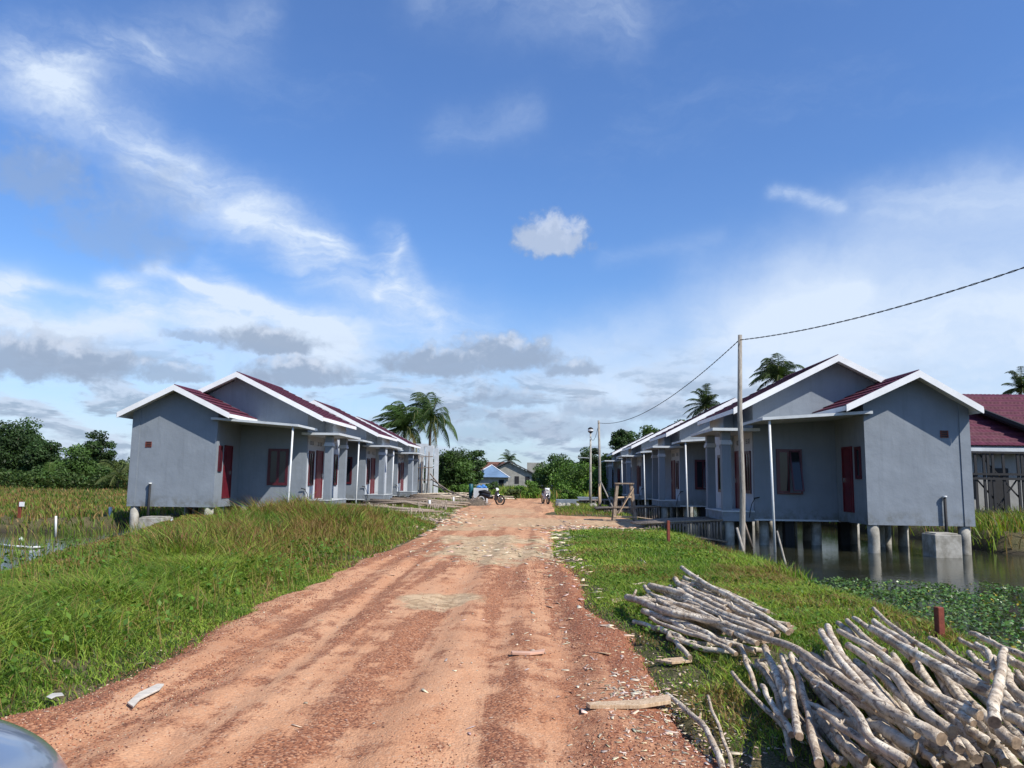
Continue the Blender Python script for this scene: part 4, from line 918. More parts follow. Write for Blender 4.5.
# ------------------------------------------------------------------ far buildings at the end of the road
def shx(x, T): return at(x, 479, T).x
M['bluesteel'] = simple('blue_sheet', (.16, .25, .37), .5, var=.35, scale=.6)
M['greywall'] = simple('rough_grey_render', (.33, .32, .28), .9, var=.35, scale=1.2, bump=.3, bscale=8)
M['oldroof'] = simple('dark_roof_sheet', (.07, .065, .065), .7, var=.4, scale=1)
M['orange'] = simple('orange_roof', (.17, .075, .05), .8, var=.4, scale=2)
t = thing('blue_roofed_house', 'small house with a blue hipped sheet roof at the end of the road', 'house', (shx(494.5, 108), 108, 0))
MB().box(-2.9, 1.7, 0, 5, -.2, 1.9).build('wall', M['greywall'], t)
MB().add([(-3.35, -.5, 1.85), (2.15, -.5, 1.85), (2.15, 5.5, 1.85), (-3.35, 5.5, 1.85), (-.6, 2.5, 3.6)], [(0, 1, 4), (1, 2, 4), (2, 3, 4), (3, 0, 4), (3, 2, 1, 0)]).build('roof', M['bluesteel'], t)
MB().beam((-3.35, -.5, 1.88), (-.6, 2.5, 3.63), .12, .05).beam((2.15, -.5, 1.88), (-.6, 2.5, 3.63), .12, .05).build('ridge_cap', M['white'], t)
MB().box(.6, 1.3, -.03, -.002, .6, 1.5).build('window', M['glass'], t)
t = thing('grey_gabled_house', 'rough grey block house with a dark gable roof behind the blue roofed one', 'house', (shx(509, 124), 124, 0))
MB().prism([(-4, 0, -.2), (4, 0, -.2), (4, 0, 2.4), (0, 0, 4.3), (-4, 0, 2.4)], (0, 7, 0)).build('wall', M['greywall'], t)
for s in (-1, 1): MB().prism([(0, -.5, 4.6), (s * 4.6, -.5, 2.35), (s * 4.6, -.5, 2.2), (0, -.5, 4.42)], (0, 8, 0)).build('roof', M['oldroof'], t)
for x in (-1.3, .9, 2.6): MB().box(x, x + .7, -.03, -.002, .9, 2.1).build('window', M['dark'], t)
MB().box(2.8, 5.5, 4, 8, 2, 4.4).build('upper_wall', M['greywall'], t)
t = thing('orange_roofed_house', 'distant house with a faded orange roof, half hidden by the bushy tree', 'house', (shx(480, 150), 150, 0))
MB().box(-4, 3.5, 0, 6, -.2, 3.2).build('wall', M['slab'], t)
MB().prism([(-4.5, -.5, 3.15), (-3.2, 3, 5.0), (-4.5, 6.5, 3.15)], (8.5, 0, 0)).build('roof', M['orange'], t)
# kiosk boxes, drum, tarp
kp = onz(480.8, 504, 0.02)
t = thing('site_cabinet', 'pale block built cabinet topped with blue sheeting at the left road end', 'cabinet', (kp.x, kp.y, .0))
MB().box(-.45, .42, -.3, .4, 0, 1.0).build('body', M['slab'], t, bevel=.01)
mb = MB()
for (x, y, r, h) in ((-.15, 0, .2, .16), (.12, .05, .18, .22), (-.02, -.12, .14, .1), (.28, -.05, .1, .12)):
    mb.tube([(x, y, 1.003), (x + .02, y, 1.0 + h * .6), (x - .01, y + .02, 1.0 + h)], [r, r * .9, r * .35], 7)
mb.build('tarp', simple('blue_tarp', (.05, .2, .5), .5), t)
t = thing('teal_drum', 'dark teal plastic drum standing left of the pale cabinet', 'drum', (kp.x - .64, kp.y + .1, .25))
MB().tube([(0, 0, 0), (0, 0, .3), (0, 0, .33), (0, 0, .7), (0, 0, .98), (0, 0, 1.0)], [.13, .13, .14, .13, .13, .10], 16).build('drum_body', simple('teal', (.01, .09, .11), .5), t)
MB().tube([(0, 0, 1.0), (0, 0, 1.04)], .09, 14).build('lid', M['dark'], t)
hp = onz(475, 506, 0)
t = thing('brush_heap', 'dark heap of cut brush and earth in front of the pale cabinet', 'brush heap', (hp.x, hp.y, 0)); mb = MB()
for k in range(90):
    a = random.uniform(0, 6.3); r = random.uniform(0, .85); x = math.cos(a) * r * 1.1; y = math.sin(a) * r * .7; z = .42 * (1 - r) + .02; d = Vector((random.uniform(-1, 1), random.uniform(-.5, .5), random.uniform(-.25, .5))) * .35
    mb.tube([Vector((x, y, z)) - d * .6, Vector((x, y, z)), Vector((x, y, z)) + d], [.02, .018, .01], 5)
mb.build('twigs', M['stick'], t)
mb = MB(); mb.tube([(0, 0, -.05), (0, 0, .12), (.05, 0, .27), (0, 0, .36)], [1.0, .8, .5, .15], 14, smooth=False); mb.build('earth_mound', simple('mound_earth', (.13, .1, .07), .95, var=.5, scale=9, bump=.8), t)
# motorbikes
def motorbike(label, loc, rz, body):
    t = thing('motorbike', label, 'motorbike', loc, 'parked motorbikes', rz)      # local: forward = -y
    for (y, r) in ((-.62, .28), (.62, .28)):
        ty = MB(); ring = [(0, y + math.cos(a) * r, .29 + math.sin(a) * r) for a in np.linspace(0, 2 * math.pi, 21)]; ty.tube(ring, .05, 8); w_ = ty.build('wheel', M['tar'], t)
        MB().tube([(-.03, y, .29), (.03, y, .29)], .17, 16).build('hub', M['chrome'], w_)
    mb = MB(); mb.tube([(0, .75, .62), (0, .45, .62), (0, .1, .5), (0, -.15, .42)], [.06, .15, .15, .08], 10); mb.build('body', body, t)
    MB().tube([(0, .78, .76), (0, .4, .76), (0, .02, .70)], [.08, .14, .09], 10).build('seat', M['tar'], t)
    MB().add([(-.2, -.3, .3), (.2, -.3, .3), (.22, -.38, .8), (-.22, -.38, .8), (-.12, -.42, .3), (.12, -.42, .3), (.12, -.5, .85), (-.12, -.5, .85)], [(0, 1, 2, 3), (5, 4, 7, 6), (4, 0, 3, 7), (1, 5, 6, 2), (3, 2, 6, 7), (0, 4, 5, 1)]).build('leg_shield', body, t)
    for s in (-.07, .07): MB().tube([(s, -.62, .29), (s, -.44, .8)], .025, 7).build('fork', M['chrome'], t)
    MB().tube([(-.34, -.28, 1.0), (-.2, -.38, .97), (0, -.42, .93), (.2, -.38, .97), (.34, -.28, 1.0)], .02, 7).build('handlebar', M['dark'], t)
    MB().add([(-.14, -.46, .84), (.14, -.46, .84), (.16, -.4, 1.02), (-.16, -.4, 1.02), (0, -.56, .92)], [(0, 1, 4), (1, 2, 4), (2, 3, 4), (3, 0, 4), (3, 2, 1, 0)]).build('headlight', M['pvc'], t)
    for s in (-1, 1):
        m1 = MB(); m1.tube([(s * .24, -.34, .98), (s * .32, -.36, 1.16)], .01, 5); q = m1.build('mirror', M['dark'], t); MB().box(s * .32 - .05, s * .32 + .05, -.38, -.36, 1.14, 1.21).build('mirror_glass', M['chrome'], q)
    MB().prism([(-.05, -.92, .42), (-.05, -.62, .6), (-.05, -.36, .5), (-.05, -.62, .56)], (.1, 0, 0)).build('mudguard', body, t)
    return t
bp = onz(545.5, 504, .03); motorbike('white fronted motorbike parked at the right end of the dirt road', (bp.x, bp.y, .03), .25, simple('white_bike', (.55, .55, .55), .35))
bp = onz(490.5, 505, .03); motorbike('dark motorbike parked beside the pale cabinet', (bp.x, bp.y, .03), 1.2, simple('black_bike', (.03, .03, .035), .3))
# stacks of grey sheets and a heap of stones on the right
for (px, py, w_, d_, h, lab) in ((567, 504.5, 1.3, .9, .35, 'left stack of grey roofing sheets on the ground by the lamp pole'), (587, 504, 1.3, .9, .5, 'right stack of grey roofing sheets leaning by the lamp pole')):
    p = onz(px, py, .02); t = thing('sheet_stack', lab, 'sheet stack', (p.x, p.y, 0), 'stacks of grey sheets')
    for k in range(5): MB().box(-w_ / 2 + random.uniform(-.1, .1), w_ / 2 + random.uniform(-.1, .1), -d_ / 2, d_ / 2, h * k / 5, h * (k + .8) / 5).build('sheet', simple('grey_sheet', (.25, .29, .33), .4), t)
p = onz(577, 507, .0)
for k in range(14):
    r = random.uniform(.1, .2); mb = MB(); mb.tube([(0, 0, 0), (0, 0, r * .6), (.02, 0, r * 1.3), (.03, 0, r * 1.7)], [r * .8, r * 1.1, r * .9, r * .3], 6, smooth=False)
    tag(mb.build('rubble_stone', M['conc'], None, (p.x + random.uniform(-1.2, 1.0), p.y - random.uniform(.2, 1.2), .0)), 'brown grey stone in the rubble heap before the grey sheets', 'stone', 'rubble heap')
# ------------------------------------------------------------------ trees
def crown_np(center, rad, nclump, nleaf, leaf, col, squash=.8, seed=0, gap=.0, lean=(0, 0)):
    g = np.random.default_rng(seed); rad = np.array(rad)
    d = g.normal(size=(nclump, 3)); d /= np.linalg.norm(d, axis=1)[:, None]; rr = g.uniform(.3, 1.0, (nclump, 1)) ** .55
    cc = d * rr * rad * .86 * (1 + .2 * g.normal(size=(nclump, 1)) * .6)
    cs = g.uniform(.24, .46, nclump) * rad.mean()
    k = g.integers(0, nclump, nleaf); e = g.normal(size=(nleaf, 3)); e /= np.linalg.norm(e, axis=1)[:, None]
    P = cc[k] + e * (g.uniform(.1, 1.1, (nleaf, 1)) ** .5) * cs[k][:, None] * np.array([1.15, 1.15, squash]) + np.array(center)
    tone = (1 + .35 * g.normal(size=(nclump, 1)))[k] * (1 + g.uniform(-.3, .3, (nleaf, 1))); C = np.clip(np.array(col) * np.clip(tone, .45, 1.8), 0, 1)
    nrm = e * .7 + g.normal(size=(nleaf, 3)) * .6 + np.array([0, 0, .35]); nrm /= np.linalg.norm(nrm, axis=1)[:, None]
    t = np.cross(nrm, g.normal(size=(nleaf, 3))); t /= np.linalg.norm(t, axis=1)[:, None]; u = np.cross(nrm, t); s = (leaf * g.uniform(.5, 1.3, nleaf))[:, None]
    V = np.stack([P - t * s, P - u * s * .5, P + t * s, P + u * s * .5], 1).reshape(-1, 3)
    return V, np.arange(4 * nleaf), np.full(nleaf, 4), np.repeat(C, 4, 0), cc + np.array(center), cs
def tree(name, label, x, y, h, cw, col, seed, trunk_h=.35, nclump=26, nleaf=5200, leaf=.16, group=None, z0=0, cat='tree', sq=.8, cz=None, ch=None, tr=None):
    t = thing(name, label, cat, (x, y, z0), group); ch = ch or h * (1 - trunk_h) / 2 * 1.0; cz = cz or h - ch
    V, Fl, Tt, C, cc, cs = crown_np((0, 0, cz), (cw / 2, cw / 2 * .9, ch), nclump, nleaf, leaf, col, sq, seed)
    g = random.Random(seed); mb = MB(); r0 = tr or h * .022
    mb.tube([(0, 0, -.3), (.02 * h * g.uniform(-1, 1), 0, h * .2), (.03 * h * g.uniform(-1, 1), .02 * h, cz * .75), (0, 0, cz)], [r0 * 1.2, r0, r0 * .75, r0 * .4], 8)
    order = sorted(range(len(cc)), key=lambda i: -cs[i])[:14]
    for i in order:
        e = Vector(cc[i]); b = Vector((0, 0, max(h * .12, cz * g.uniform(.35, .8)))); m_ = b.lerp(e, .5) + Vector((0, 0, -.03 * h)); mb.tube([b, m_, e], [r0 * .5, r0 * .3, r0 * .1], 5)
    mb.build('trunk', M['trunk'], t)
    npmesh('crown', V, Fl, Tt, M['leaf'], C, t)
    return t
DK = (.04, .075, .022); MD = (.06, .11, .025); BRT = (.085, .16, .025); OLV = (.075, .10, .03)
def px_tree(name, label, x, ytop, ybase, wpx, T, col, seed, **kw):
    top = at(x, ytop, T); zb_ = max(-.1, min(.5, at(x, ybase, T).z)); 
    return tree(name, label, top.x, T, top.z - (0), wpx / F * T, col, seed, **kw)
# left horizon
lt = 'trees beyond the left marsh'
px_tree('broadleaf_tree', 'tall dark dense tree at the left edge beyond the marsh', 18, 417, 487, 62, 95, DK, 1, trunk_h=.02, nclump=60, nleaf=13000, leaf=.2, group=lt, ch=4.2)
px_tree('broadleaf_tree', 'dark tree at the far left edge, cut by the picture border', -14, 432, 487, 55, 98, DK, 2, trunk_h=.02, nclump=46, nleaf=9000, leaf=.2, group=lt)
px_tree('broadleaf_tree', 'medium rounded tree just right of the tall dark tree beyond the marsh', 44, 436, 487, 34, 92, DK, 3, trunk_h=.02, nclump=34, nleaf=7000, leaf=.19, group=lt)
px_tree('broadleaf_tree', 'mid height tree with bare grey limbs in the middle of the left tree line', 75, 443, 487, 36, 90, MD, 4, trunk_h=.05, nclump=30, nleaf=6000, leaf=.18, group=lt)
px_tree('slender_tree', 'slender open crowned tree with gaps of sky, left of the left house', 104, 426, 487, 34, 93, DK, 5, trunk_h=.35, nclump=17, nleaf=3600, leaf=.17, group=lt, tr=.13)
px_tree('broadleaf_tree', 'low dark tree under the slender open crowned one', 96, 462, 487, 40, 91, MD, 6, trunk_h=.0, nclump=30, nleaf=5200, leaf=.18, group=lt)
px_tree('broadleaf_tree', 'low tree partly hidden behind the left house wall', 126, 458, 487, 34, 94, OLV, 7, trunk_h=.0, nclump=26, nleaf=4600, leaf=.18, group=lt)
px_tree('broadleaf_tree', 'low bush at the foot of the left tree line, beside a banana plant', 58, 466, 487, 44, 88, MD, 8, trunk_h=.0, nclump=30, nleaf=5000, leaf=.18, group=lt)
px_tree('broadleaf_tree', 'dark tree behind the medium rounded one in the left tree line', 36, 428, 487, 40, 104, DK, 9, trunk_h=.0, nclump=40, nleaf=7500, leaf=.2, group=lt)
px_tree('broadleaf_tree', 'lowest dark tree filling the middle of the left tree line', 88, 452, 487, 46, 99, DK, 10, trunk_h=.0, nclump=40, nleaf=7000, leaf=.2, group=lt)
# end of the road
gt = 'trees at the end of the road'
px_tree('broadleaf_tree', 'round bushy green tree right of the coconut palms', 455, 446, 497, 44, 72, MD, 11, trunk_h=.0, nclump=52, nleaf=12000, leaf=.12, group=gt, ch=2.3)
px_tree('broadleaf_tree', 'dark feathery tree behind the round bushy one', 474, 448, 495, 26, 84, DK, 12, trunk_h=.1, nclump=22, nleaf=4200, leaf=.15, group=gt)
px_tree('shrub', 'low light green shrub in front of the round bushy tree', 460, 484, 499, 30, 60, BRT, 13, trunk_h=.0, nclump=22, nleaf=3600, leaf=.09, group='shrubs at the end of the road', cat='shrub')
px_tree('broadleaf_tree', 'dark spreading tree right of the grey gabled house', 560, 456, 492, 44, 88, MD, 14, trunk_h=.0, nclump=46, nleaf=9500, leaf=.15, group=gt)
px_tree('broadleaf_tree', 'smaller dark tree touching the right eave of the grey house', 541, 466, 490, 18, 92, DK, 15, trunk_h=.05, nclump=18, nleaf=3000, leaf=.15, group=gt)
px_tree('broadleaf_tree', 'sloping bright green thicket tree between the dark tree and the lamp pole', 580, 464, 502, 62, 66, BRT, 16, trunk_h=.0, nclump=44, nleaf=9500, leaf=.11, group=gt)
px_tree('broadleaf_tree', 'bright green thicket tree behind the lamp pole', 612, 458, 502, 52, 68, MD, 17, trunk_h=.0, nclump=40, nleaf=8500, leaf=.11, group=gt)
px_tree('broadleaf_tree', 'dark round topped tree behind the lamp pole', 590, 446, 490, 32, 110, DK, 18, trunk_h=.1, nclump=26, nleaf=5200, leaf=.19, group=gt)
px_tree('broadleaf_tree', 'dark tree between the lamp pole and the trestle', 606, 452, 490, 24, 104, DK, 19, trunk_h=.1, nclump=20, nleaf=4200, leaf=.18, group=gt)
px_tree('broadleaf_tree', 'tall oval tree rising above the far end of the right row of roofs', 624, 424, 480, 28, 120, DK, 20, trunk_h=.35, nclump=30, nleaf=6500, leaf=.2, group='trees behind the right houses', ch=3.0)
px_tree('broadleaf_tree', 'domed tree above the right roofs, between the oval tree and a palm', 655, 420, 480, 32, 105, MD, 21, trunk_h=.3, nclump=30, nleaf=6500, leaf=.18, group='trees behind the right houses', ch=3.0)
px_tree('broadleaf_tree', 'low dark tree top just above the right roofs beside the smaller palm', 684, 417, 480, 24, 100, DK, 22, trunk_h=.3, nclump=22, nleaf=4200, leaf=.18, group='trees behind the right houses', ch=2.4)
for i, (x, yt, wp_, T, c) in enumerate(((528, 482, 26, 64, BRT), (513, 487, 14, 60, OLV), (570, 488, 24, 60, BRT), (625, 484, 30, 56, MD), (640, 478, 30, 75, MD), (492, 480, 16, 70, MD), (436, 486, 16, 62, MD))):
    px_tree('shrub', ['bright green shrub in front of the grey gabled house', 'dry olive scrub clump at the very end of the road', 'bright shrub behind the white fronted motorbike', 'dark green shrub behind the trestle', 'shrub behind the farthest right house', 'small shrub between the cabinet and the blue roofed house', 'shrub between the timber heap and the round bushy tree'][i], x, yt, 499, wp_, T, c, 40 + i, trunk_h=.0, nclump=20, nleaf=3000, leaf=.09, group='shrubs at the end of the road', cat='shrub')
# background thicket all along the horizon
hv = []
g = np.random.default_rng(5)
for k in range(150):
    az = R(-62 + 124 * k / 149 + g.uniform(-.4, .4)); T = g.uniform(150, 210); x = math.tan(az) * T
    if abs(x) > 420: continue
    h = g.uniform(3.5, 7.5) * (1.0 if -60 < math.degrees(az) < -15 or math.degrees(az) > 6 else .75)
    v, f, t_, c, _, _ = crown_np((x, T, h * .5), (g.uniform(4, 8), 4, h * .52), 14, 900, .45, jit(DK, 1, .25)[0], .8, 300 + k); hv.append((v, f, t_, c))
V, Fl, Tt, C = join(hv)
tag(npmesh('far_woods', V, Fl, Tt, M['leaf'], C), 'low dark woodland along the whole horizon', 'woods', kind='stuff')
# palms
def palm(name, label, base, top, R_, nfr, seed, wind=(0, 0), col=(.045, .085, .02), lean=.0, droop=1.0, group='coconut palms', tr=.14, dry=3):
    g = np.random.default_rng(seed); t = thing(name, label, 'palm tree', base, group)
    b = Vector((0, 0, -.3)); e = Vector(top) - Vector(base)
    mb = MB(); pts = [b, Vector((e.x * .1, e.y * .1, e.z * .35)), Vector((e.x * .45, e.y * .45, e.z * .7)), e]
    mb.tube(pts, [tr * 1.4, tr, tr * .85, tr * .75], 10); mb.build('trunk', M['trunk'], t)
    rows = []
    for k in range(nfr):
        az = 2 * math.pi * (k * .618) + g.uniform(-.2, .2); el0 = R(g.uniform(-30, 85)) if k >= dry else R(g.uniform(-60, -30))
        L = R_ * g.uniform(.8, 1.1); d = np.array([math.cos(az) * math.cos(el0), math.sin(az) * math.cos(el0), math.sin(el0)])
        n = 16; p = np.array([e.x, e.y, e.z]); prev = p; ps = [p]; ds = []
        for i in range(n):
            u = (i + 1) / n; dd = d + np.array([wind[0], wind[1], 0]) * u * 1.5 + np.array([0, 0, -1]) * droop * u * u * 1.25
            dd /= np.linalg.norm(dd); p = p + dd * L / n; ps.append(p); ds.append(dd)
        c0 = np.array(col) * g.uniform(.7, 1.35) if k >= dry else np.array([.16, .13, .04])
        V_ = []; C_ = []
        for i in range(1, n + 1):
            dd = ds[i - 1]; side = np.cross(dd, [0, 0, 1.0]); ln = np.linalg.norm(side); side = side / ln if ln > .05 else np.array([1., 0, 0]); up = np.cross(side, dd)
            u = i / n; wl = R_ * .30 * (math.sin(math.pi * min(1, u * .86 + .12)) ** .7)
            for s in (-1, 1):
                for q in range(4):
                    o = ps[i] - dd * L / n * q / 4.0
                    fall = np.array([0, 0, -1.0]) * (.45 + .5 * g.uniform()) * droop + np.array([wind[0], wind[1], 0]) * 1.4
                    td = side * s * .8 + dd * .55 + up * .1 + fall * .8; td /= np.linalg.norm(td); tip = o + td * wl * g.uniform(.8, 1.1); w2 = dd * L / n * .085
                    V_ += [o - w2, o + w2, (o + tip) / 2 + w2 * 1.1 + up * .02, tip]; C_ += [c0 * g.uniform(.8, 1.2)] * 4
            V_ += [ps[i - 1] - side * .02 * R_ * .4, ps[i - 1] + side * .02 * R_ * .4, ps[i] + side * .012 * R_ * .4, ps[i] - side * .012 * R_ * .4]; C_ += [np.array([.14, .13, .05])] * 4
        rows.append((np.array(V_), np.arange(len(V_)), np.full(len(V_) // 4, 4), np.array(C_)))
    V, Fl, Tt, C = join(rows); npmesh('crown', V, Fl, Tt, M['leaf'], C, t)
    nuts = MB()
    for k in range(5):
        a = k * 1.3; c = e + Vector((math.cos(a) * .25, math.sin(a) * .25, -.25)); nuts.tube([c + Vector((0, 0, .13)), c + Vector((0, 0, .05)), c + Vector((0, 0, -.08)), c + Vector((0, 0, -.14))], [.04, .12, .11, .03], 8)
    nuts.build('coconuts', simple('coconut', (.14, .15, .04), .6), t)
    return t
def pz(x, y, T, z=0): q = at(x, y, T); return (q.x, q.y, z)
palm('coconut_palm', 'windblown coconut palm behind the left houses, right of the pair with a bare trunk', pz(429, 470, 68), at(431, 416, 68), 3.3, 36, 31, wind=(-.5, 0), droop=1.25)
palm('coconut_palm', 'left one of the windblown coconut palms behind the left houses', pz(402, 470, 66), at(405, 426, 66), 3.4, 38, 34, wind=(-.5, 0), droop=1.25)
palm('coconut_palm', 'tall coconut palm rising behind the roof of the nearest right house', pz(782, 480, 62), at(779, 376, 62), 2.6, 40, 33, wind=(-.1, 0), droop=1.3, col=(.05, .08, .028))
palm('coconut_palm', 'smaller coconut palm top showing over the middle of the right roofs', pz(705, 480, 84), at(706, 405, 84), 2.6, 34, 35, wind=(-.1, 0), col=(.045, .075, .028))
palm('coconut_palm', 'coconut palm at the right picture edge behind the maroon roof', pz(1017, 480, 66), at(1021, 388, 66), 2.0, 30, 36, wind=(-.1, 0), col=(.045, .07, .03))
palm('coconut_palm', 'small distant palm above the ridge of the grey gabled house', pz(510, 480, 150), at(509, 459.5, 150), 2.6, 14, 37, wind=(-.1, 0), dry=1)
palm('banana_plant', 'low fan of broad fronds at the foot of the left tree line', pz(48, 484, 86), at(48, 479, 86), 2.6, 12, 38, group='low palms in the left tree line', dry=1, col=(.08, .13, .03))
palm('banana_plant', 'low palm just left of the left house wall', pz(118, 484, 86), at(119, 474, 86), 3.4, 12, 39, group='low palms in the left tree line', dry=1, col=(.10, .13, .04))

# ------------------------------------------------------------------ logs
LOGN = [0]
def log(px, zs, r0, r1, label, group, n=9, wob=1.0, mats=None, cat='log', name='log', knots=True):
    """px: pixels along the log, zs: height of its axis at each"""
    g = random.Random(1000 + LOGN[0]); LOGN[0] += 1
    pts = [onz(x, y, z) for (x, y), z in zip(px, zs)]
    P = []
    m_ = 22
    seglen = [(pts[i + 1] - pts[i]).length for i in range(len(pts) - 1)]; tot_ = sum(seglen)
    ph = [g.uniform(0, 6.3) for _ in range(6)]
    def pos(u):
        d = u * tot_
        for i, s in enumerate(seglen):
            if d <= s or i == len(seglen) - 1: 
                k = d / s; a = pts[max(i - 1, 0)]; b = pts[i]; c = pts[i + 1]; e = pts[min(i + 2, len(pts) - 1)]
                return 0.5 * ((2 * b) + (c - a) * k + (2 * a - 5 * b + 4 * c - e) * k * k + (3 * b - a - 3 * c + e) * k ** 3) if len(pts) > 2 else b.lerp(c, k)
            d -= s
    for i in range(m_ + 1):
        u = i / m_; p = pos(u); a = wob * .007
        P.append(p + Vector((a * math.sin(u * 7 + ph[0]) + a * .5 * math.sin(u * 17 + ph[1]), 0, a * .6 * math.sin(u * 9 + ph[2]) + a * .35 * math.sin(u * 21 + ph[3]))))
    rr = [(r0 + (r1 - r0) * i / m_) * (1 + .04 * math.sin(i * 1.3 + ph[4]) + .03 * math.sin(i * 2.9 + ph[5]) + g.uniform(-.04, .04)) for i in range(m_ + 1)]
    kf = g.uniform(.78, 1.18) * .98; rr = [r * kf for r in rr]
    base = P[m_ // 2].copy(); mb = MB(); mb.tube([p - base for p in P], rr, n, 0, 1)
    if knots:
        for _ in range(g.randint(1, 3)):
            i = g.randint(3, m_ - 3); a = g.uniform(0, 6.3); d = Vector((math.cos(a), .3, math.sin(a))).normalized(); q = P[i] - base; e_ = g.choice((1.2, 1.4, 2.2)); mb.tube([q, q + d * rr[i] * e_, q + d * rr[i] * (e_ + .4)], [rr[i] * .45, rr[i] * .35, rr[i] * .22], 6, 0, 1)
    o = mb.build(name, mats or [M['bark'], M['endgrain']], None, base); tag(o, label, cat, group)
    me = o.data; co = np.empty(len(me.vertices) * 3, np.float32); me.vertices.foreach_get('co', co); co = co.reshape(-1, 3)
    nn = n * (m_ + 1); co[:nn] += np.random.default_rng(LOGN[0]).normal(size=(nn, 3)).astype(np.float32) * min(r0, .04) * .045
    me.vertices.foreach_set('co', co.ravel()); me.update()
    return o
def A(*p): return [(600 + x / 3.657, 560 + y / 3.657) for x, y in p]
def B(*p): return [(820 + x / 4.574, 600 + y / 4.574) for x, y in p]
gL = 'far pile of bare logs beside the road'; gR = 'big near pile of bare logs'
random.seed(21)
lowL = 'pale log under the others in the far pile beside the road'
lowR = 'weathered log lying under the others in the big near pile'
# far pile, bottom to top
for p, z, r, lab in (
 (A((255, 285), (420, 330), (600, 330)), (.06, .06, .06), .03, lowL), (A((210, 245), (330, 300), (480, 310)), (.05, .05, .05), .028, lowL),
 (A((250, 225), (430, 290), (640, 300)), (.08, .08, .07), .032, lowL), (A((330, 190), (480, 250), (660, 275)), (.08, .08, .08), .035, lowL),
 (A((320, 140), (470, 200), (680, 255)), (.09, .09, .08), .035, lowL), (A((380, 110), (560, 200), (710, 250)), (.09, .09, .08), .035, lowL), (A((290, 170), (420, 215), (600, 290)), (.12, .12, .1), .035, lowL), (A((420, 140), (560, 195), (700, 262)), (.12, .12, .1), .03, lowL),
 (A((250, 260), (290, 320), (335, 355)), (.05, .05, .04), .03, 'short dark weathered log at the near left end of the far log pile'),
 (A((230, 215), (400, 285), (560, 330)), (.12, .12, .1), .033, 'slightly bent log low on the road side of the far log pile'),
 (A((150, 145), (330, 170), (540, 235)), (.16, .16, .14), .034, 'straight thin log crossing the middle of the far log pile'),
 (A((160, 98), (230, 150), (300, 180)), (.12, .13, .13), .03, 'short pale log at the left tip of the far log pile'),
 (A((270, 72), (350, 130), (470, 190)), (.14, .16, .16), .04, 'thick pale log with a blunt end near the top of the far log pile'),
 (A((380, 125), (520, 190), (690, 240)), (.17, .17, .14), .036, 'smooth log just under the longest one of the far log pile'),
 (A((180, 95), (300, 125), (450, 200), (620, 265)), (.2, .2, .18, .14), .044, 'thick twisted log reaching to the upper left of the far log pile'),
 (A((95, 135), (230, 180), (400, 225), (490, 275)), (.13, .2, .2, .16), .046, 'long bent log sticking out farthest towards the road from the far pile'),
 (A((260, 195), (400, 220), (600, 290)), (.22, .22, .2), .036, 'knotty log lying on top in the middle of the far log pile'),
 (A((300, 30), (420, 105), (560, 185), (690, 265)), (.22, .24, .2, .14), .04, 'longest straight log on the far side of the far log pile')):
    log(p, [q + .05 for q in z], r * .85, r * .75, lab, gL, wob=1.6)
for k in range(34):
    u = k / 33; xa = 140 + 200 * u + random.uniform(-25, 25); ya = 150 - 90 * u + random.uniform(-8, 20) + (60 if k % 3 == 0 else 0); L_ = random.uniform(.75, 1.0)
    p = A((xa, ya), (xa + 170 * L_, ya + 62 * L_ + random.uniform(-8, 8)), (xa + 330 * L_, ya + 130 * L_))
    z = (.07, .13, .18, .22)[k % 4]; log(p, (z, z, z), random.uniform(.022, .03), random.uniform(.02, .028), lowL, gL, wob=1.5, knots=False)
